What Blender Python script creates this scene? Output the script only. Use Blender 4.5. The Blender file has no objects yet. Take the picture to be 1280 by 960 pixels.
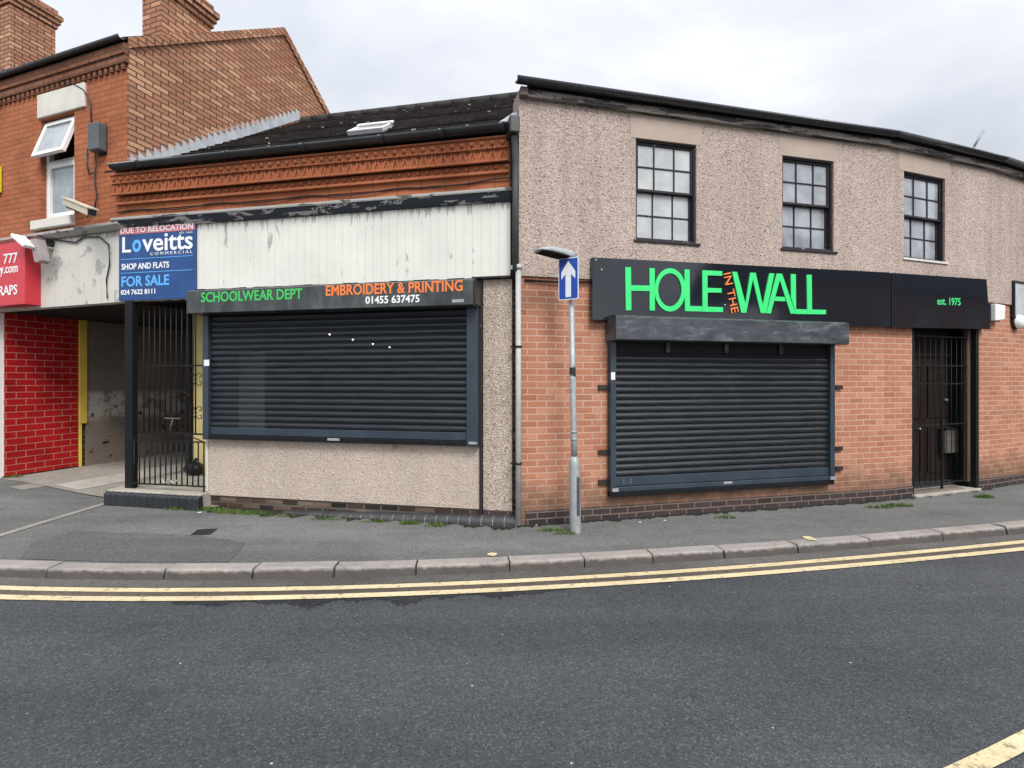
import bpy, bmesh, math, random
from mathutils import Vector, Matrix
random.seed(7)
R = math.radians
S = bpy.context.scene
COL = S.collection
PI = math.pi

# ------------------------------------------------------------------ camera, sky, sun, exposure
FPX, CX, HY, CH = 600.0, 640.0, 475.0, 1.68      # focal length in photo pixels, principal column, horizon row, eye height
cam = bpy.data.objects.new('camera', bpy.data.cameras.new('camera'))
COL.objects.link(cam)
cam.location = (0, 0, CH)
cam.rotation_euler = (R(90), 0, 0)
cam.data.sensor_width = 36
cam.data.lens = 36 * FPX / 1280
cam.data.shift_y = -5 / 1280
cam.data.clip_start = 0.05
cam.data.clip_end = 2000
S.camera = cam

SUN_EL, SUN_AZ = 48, 158                        # azimuth from +Y clockwise: behind the camera, a little to the right
w = bpy.data.worlds.new('World')
S.world = w
w.use_nodes = True
nt = w.node_tree
nt.nodes.clear()
def wn(t, **k):
    n = nt.nodes.new(t)
    for a, b in k.items(): setattr(n, a, b)
    return n
out = wn('ShaderNodeOutputWorld')
mix = wn('ShaderNodeMixShader')
bg1, bg2 = wn('ShaderNodeBackground'), wn('ShaderNodeBackground')
sky = wn('ShaderNodeTexSky', sky_type='NISHITA', sun_disc=False)
sky.sun_elevation = R(SUN_EL); sky.sun_rotation = R(SUN_AZ)
bg1.inputs[1].default_value = 0.09
nt.links.new(sky.outputs[0], bg1.inputs[0])
tc = wn('ShaderNodeTexCoord')
sep = wn('ShaderNodeSeparateXYZ'); nt.links.new(tc.outputs['Generated'], sep.inputs[0])
def wmath(op, a, b=None):
    n = wn('ShaderNodeMath', operation=op)
    for i, v in enumerate((a, b)):
        if v is None: continue
        if isinstance(v, (int, float)): n.inputs[i].default_value = v
        else: nt.links.new(v, n.inputs[i])
    return n.outputs[0]
zz = wmath('ADD', wmath('MAXIMUM', sep.outputs[2], 0.0), 0.22)
cmb = wn('ShaderNodeCombineXYZ')
nt.links.new(wmath('DIVIDE', sep.outputs[0], zz), cmb.inputs[0])
nt.links.new(wmath('DIVIDE', sep.outputs[1], zz), cmb.inputs[1])
noi = wn('ShaderNodeTexNoise'); noi.inputs['Scale'].default_value = 0.9; noi.inputs['Detail'].default_value = 6
noi.inputs['Roughness'].default_value = 0.52; noi.inputs['Distortion'].default_value = 0.35
nt.links.new(cmb.outputs[0], noi.inputs['Vector'])
rmp = wn('ShaderNodeValToRGB')
nt.links.new(noi.outputs['Fac'], rmp.inputs[0])
e = rmp.color_ramp.elements
e[0].position, e[0].color = 0.36, (0.60, 0.640, 0.705, 1)
e[1].position, e[1].color = 0.60, (0.98, 0.985, 1.0, 1)
x = rmp.color_ramp.elements.new(0.5); x.color = (0.78, 0.805, 0.865, 1)
nt.links.new(rmp.outputs[0], bg2.inputs[0]); 
# overcast brightness: brighter overhead and towards the veiled sun than at the horizon opposite it
SD = (math.sin(R(SUN_AZ)) * math.cos(R(SUN_EL)), math.cos(R(SUN_AZ)) * math.cos(R(SUN_EL)), math.sin(R(SUN_EL)))
dotn = wn('ShaderNodeVectorMath', operation='DOT_PRODUCT'); nt.links.new(tc.outputs['Generated'], dotn.inputs[0]); dotn.inputs[1].default_value = SD
glow = wmath('MULTIPLY', wmath('POWER', wmath('MAXIMUM', dotn.outputs['Value'], 0.0), 2.0), 0.75)
nt.links.new(wmath('ADD', wmath('ADD', wmath('MULTIPLY', wmath('MAXIMUM', sep.outputs[2], 0.0), 0.36), 0.485), glow), bg2.inputs[1])
mix.inputs[0].default_value = 0.93
nt.links.new(bg1.outputs[0], mix.inputs[1]); nt.links.new(bg2.outputs[0], mix.inputs[2])
nt.links.new(mix.outputs[0], out.inputs[0])

sd = bpy.data.lights.new('sun', 'SUN'); sd.energy = 1.5; sd.angle = R(20); sd.color = (1, 0.965, 0.92)
sun = bpy.data.objects.new('sun', sd); COL.objects.link(sun)
sdir = Vector((math.sin(R(SUN_AZ)) * math.cos(R(SUN_EL)), math.cos(R(SUN_AZ)) * math.cos(R(SUN_EL)), math.sin(R(SUN_EL))))
sun.rotation_euler = sdir.to_track_quat('Z', 'Y').to_euler()
sun.location = sdir * 30
S.view_settings.view_transform = 'Standard'
S.view_settings.look = 'None'
S.view_settings.gamma = 1
S.view_settings.exposure = 0.85
S.cycles.use_denoising = True
S.cycles.max_bounces = 8

# ------------------------------------------------------------------ materials
class G:
    """small wrapper round a material's node tree"""
    def __init__(s, name, rough=0.7, spec=0.3, metal=0.0):
        s.m = bpy.data.materials.new(name); s.m.use_nodes = True
        s.t = s.m.node_tree; s.b = s.t.nodes['Principled BSDF']
        s.b.inputs['Roughness'].default_value = rough
        s.b.inputs['Specular IOR Level'].default_value = spec
        s.b.inputs['Metallic'].default_value = metal
        s.c = s.t.nodes.new('ShaderNodeTexCoord')
    def n(s, t, props=None, **ins):
        n = s.t.nodes.new(t)
        for k, v in (props or {}).items(): setattr(n, k, v)
        for k, v in ins.items():
            s.put(n.inputs[k.replace('_', ' ')] if not k.startswith('i_') else n.inputs[int(k[2:])], v)
        return n
    def put(s, sock, v):
        if isinstance(v, bpy.types.NodeSocket): s.t.links.new(v, sock)
        elif isinstance(v, tuple) and sock.type == 'RGBA': sock.default_value = v if len(v) == 4 else (*v, 1)
        else: sock.default_value = v
    @property
    def uv(s): return s.c.outputs['UV']
    @property
    def ob(s): return s.c.outputs['Object']
    def scale(s, v, sc):
        return s.n('ShaderNodeMapping', Vector=v, Scale=sc).outputs[0]
    def noise(s, v, sc, det=4, rough=0.55, dist=0.0):
        return s.n('ShaderNodeTexNoise', Vector=v, Scale=sc, Detail=det, Roughness=rough, Distortion=dist).outputs['Fac']
    def vor(s, v, sc, out='Distance', feature='F1'):
        return s.n('ShaderNodeTexVoronoi', {'feature': feature}, Vector=v, Scale=sc).outputs[out]
    def math(s, op, a, b=0.0, clamp=False):
        return s.n('ShaderNodeMath', {'operation': op, 'use_clamp': clamp}, i_0=a, i_1=b).outputs[0]
    def ramp(s, f, *st):
        n = s.n('ShaderNodeValToRGB', Fac=f)
        el = n.color_ramp.elements
        while len(el) < len(st): el.new(0.5)
        for q, (p, c) in zip(el, st):
            q.position = p; q.color = (*c, 1) if isinstance(c, tuple) else (c, c, c, 1)
        return n.outputs[0]
    def mix(s, f, a, b, mode='MIX'):
        n = s.n('ShaderNodeMix', {'data_type': 'RGBA', 'blend_type': mode})
        s.put(n.inputs[0], f); s.put(n.inputs[6], a); s.put(n.inputs[7], b)
        return n.outputs[2]
    def sep(s, v):
        return s.n('ShaderNodeSeparateXYZ', Vector=v).outputs
    def bump(s, h, strength=0.4, dist=0.01):
        n = s.n('ShaderNodeBump', Height=h, Strength=strength, Distance=dist)
        s.t.links.new(n.outputs[0], s.b.inputs['Normal'])
    def col(s, v): s.put(s.b.inputs['Base Color'], v); return s
    def rgh(s, v): s.put(s.b.inputs['Roughness'], v); return s

def plain(name, c, rough=0.6, spec=0.3, metal=0.0, dirt=0.25, sc=6.0):
    """painted or cast surface with a little uneven soiling and grain"""
    g = G(name, rough, spec, metal)
    f = g.noise(g.ob, sc, 6, 0.65)
    dark = tuple(v * (1 - dirt) for v in c)
    g.col(g.mix(g.ramp(f, (0.35, 0.0), (0.65, 1.0)), dark, c))
    g.rgh(g.ramp(g.noise(g.ob, sc * 3, 3), (0.3, max(0.02, rough - 0.1)), (0.7, min(1, rough + 0.1))))
    return g.m

def brick(name, c1, c2, mortar, bw=0.225, bh=0.075, ms=0.009, stain=(0.5, 0.45, 0.4), stain_amt=0.5, light=None, bump=0.6, patch=3.0, grime=0.0):
    g = G(name, 0.88, 0.2)
    wob = g.n('ShaderNodeTexNoise', Vector=g.uv, Scale=2.5, Detail=3.0).outputs['Color']
    v = g.n('ShaderNodeMix', {'data_type': 'VECTOR'}); g.put(v.inputs[0], 0.012); g.put(v.inputs[4], g.uv); g.put(v.inputs[5], wob)
    v = v.outputs[1]
    bt = g.n('ShaderNodeTexBrick', Vector=v, Color1=c1, Color2=c2, Mortar=mortar, Scale=1.0, Mortar_Size=ms, Mortar_Smooth=0.25,
             Bias=-0.1, Brick_Width=bw, Row_Height=bh)
    # second brick texture on the same grid gives every brick a value of its own
    b2 = g.n('ShaderNodeTexBrick', Vector=v, Color1=(0, 0, 0), Color2=(1, 1, 1), Mortar=(0.5, 0.5, 0.5), Scale=1.0, Mortar_Size=0.0,
             Bias=0.0, Brick_Width=bw, Row_Height=bh)
    c = bt.outputs['Color']
    inv = g.math('SUBTRACT', 1.0, bt.outputs['Fac'])
    if light:
        c = g.mix(g.math('MULTIPLY', inv, g.ramp(b2.outputs['Color'], (0.55, 0.0), (0.95, 0.85))), c, light)
    c = g.mix(g.math('MULTIPLY', inv, g.ramp(b2.outputs['Color'], (0.04, 0.5), (0.2, 0.0))), c, tuple(x * 0.55 for x in c1))
    big = g.ramp(g.noise(g.uv, patch * 0.3, 5, 0.6), (0.42, 0.0), (0.72, stain_amt))
    c = g.mix(big, c, stain, 'MULTIPLY')
    fine = g.ramp(g.noise(g.uv, 60, 4, 0.7), (0.25, 0.72), (0.75, 1.2))
    c = g.mix(1.0, c, fine, 'MULTIPLY')
    if grime:
        zz_ = g.math('ADD', g.sep(g.uv)[1], g.math('MULTIPLY', g.noise(g.uv, 3.0, 6, 0.7), -1.1))
        c = g.mix(g.math('MULTIPLY', g.n('ShaderNodeMapRange', Value=zz_, From_Min=0.05, From_Max=-0.42).outputs[0], grime), c, (0.085, 0.065, 0.045))
        sp = g.ramp(g.noise(g.scale(g.uv, (1.0, 0.5, 1)), 2.3, 6, 0.7), (0.60, 0.0), (0.75, 0.35))
        c = g.mix(sp, c, (0.60, 0.46, 0.38))
    g.col(c)
    h = g.math('ADD', g.math('MULTIPLY', inv, 1.0), g.math('MULTIPLY', g.noise(g.uv, 45, 4, 0.7), 0.5))
    g.bump(h, bump, 0.008)
    return g.m

def pebbledash(name, base, dark, lightc, sc=46.0, amt=1.0, smear=0.0, streak=0.86):
    g = G(name, 0.92, 0.15)
    r1 = g.vor(g.uv, sc, 'Color')
    rr = g.sep(r1)[0]
    a1 = 0.30 * amt
    c = g.ramp(rr, (0.0, dark), (a1 * 0.45, tuple(0.55 * x + 0.45 * y for x, y in zip(dark, base))), (a1 + 0.05, base), (0.72, base), (0.93, lightc))
    m2 = g.ramp(g.noise(g.uv, sc * 0.6, 4, 0.7), (0.34, 0.80), (0.5, 1.0), (0.68, 1.08))
    c = g.mix(amt, c, m2, 'MULTIPLY')
    m3 = g.ramp(g.noise(g.uv, 0.9, 5, 0.6), (0.3, 0.86), (0.7, 1.05))
    c = g.mix(1.0, c, g.ramp(g.noise(g.scale(g.uv, (5.0, 0.35, 1)), 1.0, 5, 0.65), (0.3, streak), (0.62, 1.03)), 'MULTIPLY')
    c = g.mix(1.0, c, m3, 'MULTIPLY')
    if smear:
        sm = g.ramp(g.noise(g.scale(g.uv, (2.2, 1.1, 1)), 1.4, 5, 0.7), (0.63, 0.0), (0.74, smear))
        c = g.mix(sm, c, (0.16, 0.13, 0.10))
    g.col(c)
    g.bump(g.math('ADD', g.vor(g.uv, sc), g.math('MULTIPLY', g.noise(g.uv, sc * 0.5, 3), 0.8)), 0.7, 0.012)
    return g.m

def peeling(name, paint, under, plank=0.0, thr=0.62, sx=7.0, sz=1.8, drips=0.0, ztop=0.0, rough=0.65):
    """old paint flaking off in streaks; planks give thin dark joints"""
    g = G(name, rough, 0.3)
    v = g.scale(g.uv, (sx, sz, 1))
    f = g.noise(v, 1.0, 7, 0.68, 0.4)
    f2 = g.noise(g.uv, 26, 4, 0.6)
    k = g.math('ADD', g.math('MULTIPLY', f, 0.86), g.math('MULTIPLY', f2, 0.14))
    mask = g.ramp(k, (thr, 0.0), (thr + 0.02, 1.0))
    pv = g.ramp(g.noise(g.uv, 1.6, 5, 0.6), (0.3, tuple(0.86 * x for x in paint)), (0.7, paint))
    uc = g.ramp(f2, (0.35, tuple(0.7 * x for x in under)), (0.7, under))
    c = g.mix(mask, pv, uc)
    so = g.sep(g.uv)
    if plank:
        fr = g.math('FRACT', g.math('DIVIDE', so[0], plank))
        ln = g.math('LESS_THAN', fr, 0.055)
        c = g.mix(g.math('MULTIPLY', ln, 0.16), c, (0.3, 0.29, 0.26))
    if drips:
        col = g.noise(g.scale(g.uv, (16, 0.15, 1)), 1.0, 3, 0.8)
        reach = g.math('MULTIPLY', g.ramp(col, (0.46, 0.04), (0.72, 1.0)), drips)
        d = g.math('SUBTRACT', ztop, so[1])
        m = g.math('LESS_THAN', d, g.math('ADD', reach, -0.02))
        c = g.mix(g.math('MULTIPLY', m, 0.5), c, (0.09, 0.085, 0.08))
    g.col(c)
    g.bump(g.math('SUBTRACT', 1.0, mask), 0.35, 0.004)
    return g.m

def asphalt(name, lo, hi, spec_white=0.0, rough=0.82, sc=1.0, patch=0.35, agg=120, stone=((0.0, 0.55), (0.3, 0.95), (0.8, 1.05), (1.0, 1.5))):
    g = G(name, rough, 0.35)
    big = g.math('ADD', g.math('MULTIPLY', g.noise(g.ob, 0.5 * sc, 6, 0.62, 0.6), 0.65), g.math('MULTIPLY', g.noise(g.ob, 2.1 * sc, 6, 0.7, 0.4), 0.35))
    mid = g.noise(g.ob, 5.0, 5, 0.7)
    fine = g.math('ADD', g.math('MULTIPLY', g.noise(g.ob, 95, 3, 0.75), 0.6), g.math('MULTIPLY', g.noise(g.ob, 30, 4, 0.75), 0.4))
    ag = g.sep(g.vor(g.ob, agg, 'Color'))[0]
    f = g.math('ADD', g.math('MULTIPLY', big, patch), g.math('ADD', g.math('MULTIPLY', mid, 0.22), g.math('MULTIPLY', fine, 0.48)))
    c = g.ramp(f, (0.38, lo), (0.64, hi))
    wear = g.noise(g.scale(g.ob, (0.12, 0.8, 1)), 1.6, 4, 0.6)
    c = g.mix(1.0, c, g.ramp(wear, (0.3, 0.74), (0.7, 1.28)), 'MULTIPLY')
    c = g.mix(1.0, c, g.ramp(ag, *stone), 'MULTIPLY')
    if spec_white:
        va = g.n('ShaderNodeTexVoronoi', Vector=g.ob, Scale=9.0)
        on = g.math('LESS_THAN', va.outputs['Distance'], g.math('MULTIPLY', g.math('GREATER_THAN', g.sep(va.outputs['Color'])[1], 0.84), 0.065))
        c = g.mix(g.math('MULTIPLY', on, spec_white), c, (0.42, 0.42, 0.40))
        vb = g.n('ShaderNodeTexVoronoi', Vector=g.ob, Scale=46.0)
        on = g.math('LESS_THAN', vb.outputs['Distance'], g.math('MULTIPLY', g.math('GREATER_THAN', g.sep(vb.outputs['Color'])[1], 0.90), 0.20))
        c = g.mix(g.math('MULTIPLY', on, 0.55), c, (0.22, 0.22, 0.22))
    g.col(c)
    g.bump(g.math('ADD', g.vor(g.ob, 110), g.math('MULTIPLY', fine, 0.8)), 0.55, 0.006)
    return g.m

M = {}
M['brick_lower'] = brick('brick_lower', (0.46, 0.205, 0.125), (0.33, 0.135, 0.085), (0.52, 0.33, 0.24), stain=(0.66, 0.56, 0.5), stain_amt=0.6, light=(0.52, 0.26, 0.165), grime=0.75)
M['brick_front'] = brick('brick_front', (0.43, 0.150, 0.070), (0.37, 0.120, 0.055), (0.20, 0.085, 0.055), ms=0.006, stain=(0.42, 0.33, 0.28), stain_amt=0.55, bump=0.4)
M['brick_gable'] = brick('brick_gable', (0.46, 0.220, 0.132), (0.33, 0.146, 0.088), (0.13, 0.075, 0.056), ms=0.010, stain=(0.65, 0.55, 0.5), stain_amt=0.45, light=(0.64, 0.36, 0.215), bump=0.9)
M['brick_plinth'] = brick('brick_plinth', (0.045, 0.035, 0.036), (0.07, 0.045, 0.042), (0.17, 0.13, 0.11), stain=(0.8, 0.8, 0.75))
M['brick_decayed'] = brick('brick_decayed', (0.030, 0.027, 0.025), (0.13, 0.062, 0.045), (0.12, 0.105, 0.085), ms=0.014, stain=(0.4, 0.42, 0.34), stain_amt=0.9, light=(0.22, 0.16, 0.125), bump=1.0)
M['tile_red'] = brick('tile_red', (0.43, 0.015, 0.015), (0.34, 0.012, 0.013), (0.50, 0.20, 0.18), bw=0.245, bh=0.105, ms=0.006, stain=(0.5, 0.45, 0.45), stain_amt=0.8, bump=0.35, patch=6)
M['tile_red'].node_tree.nodes['Principled BSDF'].inputs['Roughness'].default_value = 0.4
M['pebble'] = pebbledash('pebble', (0.455, 0.365, 0.315), (0.19, 0.145, 0.125), (0.57, 0.48, 0.425), 70, 0.62)
M['pebble_fine'] = pebbledash('pebble_fine', (0.49, 0.405, 0.335), (0.26, 0.20, 0.16), (0.60, 0.52, 0.45), 85, 0.2, 0.8, 0.96)
M['render_smooth'] = plain('render_smooth', (0.435, 0.355, 0.30), 0.9, 0.1, dirt=0.12, sc=3)
M['boards'] = peeling('boards', (0.70, 0.69, 0.635), (0.47, 0.46, 0.42), plank=0.105, thr=0.607, drips=0.22, ztop=3.76)
M['boards_worn'] = peeling('boards_worn', (0.62, 0.60, 0.54), (0.44, 0.425, 0.40), plank=0.5, thr=0.55, sx=3, sz=2.5, drips=0.2, ztop=3.76)
M['lead'] = plain('lead', (0.52, 0.55, 0.59), 0.6, 0.4, dirt=0.3, sc=5)
M['capping'] = peeling('capping', (0.40, 0.39, 0.37), (0.10, 0.10, 0.10), thr=0.55, sx=3, sz=8)
M['blue_band'] = peeling('blue_band', (0.040, 0.048, 0.062), (0.48, 0.47, 0.46), thr=0.55, sx=2.2, sz=7)
M['post_flake'] = peeling('post_flake', (0.022, 0.018, 0.018), (0.55, 0.53, 0.50), thr=0.635, sx=10, sz=4)
M['terracotta'] = brick('terracotta', (0.42, 0.145, 0.066), (0.32, 0.106, 0.052), (0.16, 0.07, 0.045), bw=0.3, bh=5.0, ms=0.005, stain=(0.45, 0.38, 0.34), stain_amt=0.55, bump=0.4, patch=4)
M['black_plastic'] = plain('black_plastic', (0.018, 0.019, 0.021), 0.38, 0.5, dirt=0.3)
M['grey_plastic'] = plain('grey_plastic', (0.46, 0.46, 0.45), 0.5, 0.4, dirt=0.25)
M['fascia_wood'] = peeling('fascia_wood', (0.045, 0.038, 0.036), (0.26, 0.23, 0.21), thr=0.50, sx=1.1, sz=9)
M['black_metal'] = plain('black_metal', (0.008, 0.009, 0.011), 0.55, 0.22)
M['iron'] = plain('iron', (0.013, 0.0125, 0.012), 0.6, 0.25, dirt=0.5, sc=20)
M['slate_blue'] = plain('slate_blue', (0.032, 0.047, 0.066), 0.42, 0.45, dirt=0.3, sc=4)
M['frame_wood'] = peeling('frame_wood', (0.022, 0.019, 0.024), (0.40, 0.38, 0.37), thr=0.605, sx=8, sz=8)
M['upvc'] = plain('upvc', (0.80, 0.80, 0.79), 0.35, 0.5, dirt=0.06)
M['stone_white'] = plain('stone_white', (0.66, 0.64, 0.57), 0.85, dirt=0.18, sc=3)
M['cream_plastic'] = plain('cream_plastic', (0.60, 0.55, 0.42), 0.45, dirt=0.15)
M['white_plastic'] = plain('white_plastic', (0.78, 0.78, 0.75), 0.4, dirt=0.08)
M['navy'] = plain('navy', (0.010, 0.030, 0.075), 0.4)
M['galv'] = plain('galv', (0.36, 0.38, 0.39), 0.5, 0.5, 0.25, dirt=0.25, sc=9)
M['lantern_grey'] = plain('lantern_grey', (0.36, 0.385, 0.385), 0.5, 0.5, dirt=0.15)
M['bronze'] = plain('bronze', (0.030, 0.024, 0.020), 0.35, 0.5)
M['sign_blue'] = plain('sign_blue', (0.004, 0.055, 0.36), 0.35, 0.5, dirt=0.12)
M['sign_white'] = plain('sign_white', (0.72, 0.74, 0.76), 0.4, 0.5, dirt=0.06)
M['board_blue'] = plain('board_blue', (0.014, 0.070, 0.240), 0.4, 0.5, dirt=0.35, sc=2.5)
M['board_sky'] = plain('board_sky', (0.12, 0.42, 0.85), 0.5, dirt=0.05)
M['board_pink'] = plain('board_pink', (0.80, 0.42, 0.40), 0.5, dirt=0.05)
M['board_rose'] = plain('board_rose', (0.52, 0.17, 0.19), 0.5, dirt=0.1)
M['sign_red'] = plain('sign_red', (0.56, 0.030, 0.045), 0.4, 0.5, dirt=0.06)
M['letter_white'] = plain('letter_white', (0.80, 0.80, 0.80), 0.5, dirt=0.03)
M['letter_green'] = plain('letter_green', (0.045, 0.68, 0.19), 0.5, 0.3, dirt=0.04)
M['letter_green_dim'] = plain('letter_green_dim', (0.055, 0.50, 0.11), 0.5, 0.3, dirt=0.06)
M['letter_orange'] = plain('letter_orange', (0.80, 0.21, 0.055), 0.5, 0.3, dirt=0.04)
M['yellow_wall'] = plain('yellow_wall', (0.82, 0.56, 0.09), 0.7, dirt=0.2, sc=3)
M['yellow_sign'] = plain('yellow_sign', (0.70, 0.72, 0.02), 0.5)
M['bag_black'] = plain('bag_black', (0.010, 0.010, 0.012), 0.45)
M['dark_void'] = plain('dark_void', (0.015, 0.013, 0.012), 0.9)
M['door_brown'] = plain('door_brown', (0.020, 0.0125, 0.011), 0.5, 0.35, dirt=0.3, sc=3)
M['pilaster'] = peeling('pilaster', (0.115, 0.066, 0.052), (0.07, 0.05, 0.042), thr=0.52, sx=9, sz=1.2)
M['step_stone'] = plain('step_stone', (0.42, 0.39, 0.33), 0.85, dirt=0.3, sc=4)
M['concrete'] = asphalt('concrete', (0.19, 0.17, 0.145), (0.36, 0.33, 0.29), 0, 0.9)
M['kerb_stone'] = asphalt('kerb_stone', (0.205, 0.170, 0.150), (0.36, 0.305, 0.275), 0, 0.88)
g = G('kerb_granite', 0.88, 0.25)
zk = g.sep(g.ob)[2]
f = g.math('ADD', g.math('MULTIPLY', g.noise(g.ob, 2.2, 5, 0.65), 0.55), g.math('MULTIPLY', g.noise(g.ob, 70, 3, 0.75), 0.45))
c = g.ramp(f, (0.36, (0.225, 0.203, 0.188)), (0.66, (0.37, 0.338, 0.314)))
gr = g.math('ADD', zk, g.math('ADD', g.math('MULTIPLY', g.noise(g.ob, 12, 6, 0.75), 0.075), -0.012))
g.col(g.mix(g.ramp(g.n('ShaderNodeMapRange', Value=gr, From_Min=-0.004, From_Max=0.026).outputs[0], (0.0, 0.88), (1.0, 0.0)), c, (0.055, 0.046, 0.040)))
g.bump(g.noise(g.ob, 60, 4, 0.75), 0.5, 0.008)
M['kerb_granite'] = g.m
M['pavement'] = asphalt('pavement', (0.080, 0.082, 0.080), (0.150, 0.153, 0.147), 0.5, 0.88, 0.9, 0.42)
M['road'] = asphalt('road', (0.016, 0.0180, 0.0200), (0.053, 0.058, 0.063), 0.8, 0.70, 1.0, 0.62, 95, ((0.0, 0.58), (0.25, 0.90), (0.8, 1.05), (1.0, 1.75)))
M['tar'] = asphalt('tar', (0.007, 0.007, 0.008), (0.040, 0.042, 0.045), 0.2, 0.7)
M['drain'] = plain('drain', (0.03, 0.03, 0.032), 0.6, dirt=0.5, sc=30)
M['litter'] = plain('litter', (0.68, 0.67, 0.64), 0.7)
M['bulb_glow'] = bpy.data.materials.new('bulb_glow'); M['bulb_glow'].use_nodes = True
bb = M['bulb_glow'].node_tree.nodes['Principled BSDF']; bb.inputs['Emission Color'].default_value = (1, 0.86, 0.66, 1); bb.inputs['Emission Strength'].default_value = 6
M['earth'] = plain('earth', (0.06, 0.055, 0.045), 0.95, sc=2)

g = G('line_yellow', 0.75, 0.25)
f = g.noise(g.ob, 14, 6, 0.75)
c = g.ramp(g.noise(g.ob, 2.2, 4), (0.3, (0.55, 0.45, 0.27)), (0.7, (0.70, 0.585, 0.37)))
c = g.mix(g.ramp(f, (0.545, 0.0), (0.66, 0.85)), c, (0.15, 0.13, 0.10))
g.col(g.mix(g.ramp(g.noise(g.ob, 110, 2), (0.35, 0.35), (0.5, 0.0)), c, (0.2, 0.17, 0.11))); g.bump(f, 0.3, 0.003)
M['line_yellow'] = g.m

g = G('slates', 1.0, 0.08)                        # courses of small plain tiles with moss
bt = g.n('ShaderNodeTexBrick', Vector=g.uv, Color1=(0.030, 0.026, 0.024), Color2=(0.015, 0.013, 0.013), Mortar=(0.008, 0.008, 0.008),
         Scale=1.0, Mortar_Size=0.006, Brick_Width=0.17, Row_Height=0.10)
mo = g.ramp(g.noise(g.uv, 9, 6, 0.75), (0.60, 0.0), (0.72, 0.55))
c = g.mix(mo, bt.outputs['Color'], (0.075, 0.070, 0.045))
vo = g.n('ShaderNodeTexVoronoi', Vector=g.uv, Scale=6.0)
on = g.math('LESS_THAN', vo.outputs['Distance'], g.math('MULTIPLY', g.math('GREATER_THAN', g.sep(vo.outputs['Color'])[0], 0.70), 0.19))
c = g.mix(g.math('MULTIPLY', on, g.ramp(g.noise(g.uv, 30, 3), (0.4, 0.2), (0.6, 0.9))), c, (0.34, 0.33, 0.28))
g.col(g.mix(1.0, c, g.ramp(g.noise(g.uv, 1.3, 4), (0.3, 0.7), (0.7, 1.35)), 'MULTIPLY'))
saw = g.math('FRACT', g.math('DIVIDE', g.sep(g.uv)[1], 0.10))
g.bump(g.math('ADD', g.math('SUBTRACT', 1.0, saw), g.math('SUBTRACT', 1.0, bt.outputs['Fac'])), 0.8, 0.02)
M['slates'] = g.m

g = G('gloss_black', 0.16, 0.5)
g.col((0.011, 0.014, 0.019)); g.rgh(g.ramp(g.noise(g.ob, 1.5, 5, 0.65), (0.35, 0.06), (0.7, 0.14)))
g.bump(g.noise(g.ob, 0.9, 2), 0.10, 0.05)
M['gloss_black'] = g.m

g = G('shutter_slats', 0.40, 0.5)                # painted steel with dust
d = g.noise(g.scale(g.uv, (1.2, 14, 1)), 2.0, 5, 0.7)
c = g.ramp(d, (0.35, (0.009, 0.0115, 0.0155)), (0.75, (0.025, 0.031, 0.040)))
g.col(c); g.rgh(g.ramp(d, (0.3, 0.24), (0.7, 0.46)))
tr_ = g.n('ShaderNodeBsdfTransparent'); mx_ = g.n('ShaderNodeMixShader', Fac=0.20)   # pin-hole perforation
g.t.links.new(g.b.outputs[0], mx_.inputs[1]); g.t.links.new(tr_.outputs[0], mx_.inputs[2])
g.t.links.new(mx_.outputs[0], g.t.nodes['Material Output'].inputs['Surface'])
M['shutter_slats'] = g.m

g = G('shutter_casing', 0.42, 0.5)               # dull wiped-off box with cloudy smears
d = g.noise(g.scale(g.uv, (2.4, 6, 1)), 1.6, 6, 0.62, 0.8)
c = g.ramp(d, (0.36, (0.030, 0.034, 0.042)), (0.56, (0.055, 0.062, 0.072)), (0.74, (0.15, 0.17, 0.20)))
g.col(c); g.rgh(g.ramp(d, (0.35, 0.3), (0.7, 0.6)))
M['shutter_casing'] = g.m

g = G('sign_casing', 0.4, 0.5)
d = g.noise(g.scale(g.uv, (3.0, 1.2, 1)), 1.5, 6, 0.65, 0.5)
c = g.ramp(d, (0.36, (0.020, 0.024, 0.024)), (0.55, (0.050, 0.058, 0.060)), (0.75, (0.11, 0.13, 0.135)))
g.col(c); g.rgh(g.ramp(d, (0.35, 0.28), (0.7, 0.5)))
M['sign_casing'] = g.m

def pane_mat(name, c, c2, rough=0.08):
    g = G(name, rough, 0.5)
    d = g.noise(g.ob, 2.6, 5, 0.6)
    g.col(g.ramp(d, (0.36, c), (0.62, c2)))
    g.b.inputs['Coat Weight'].default_value = 0.6; g.b.inputs['Coat Roughness'].default_value = 0.03
    return g.m
M['pane_net'] = pane_mat('pane_net', (0.33, 0.34, 0.35), (0.47, 0.49, 0.475), 0.25)
M['pane_grey'] = pane_mat('pane_grey', (0.18, 0.19, 0.21), (0.33, 0.35, 0.385), 0.15)
M['pane_sky'] = pane_mat('pane_sky', (0.20, 0.23, 0.25), (0.33, 0.37, 0.39), 0.06)

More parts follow.
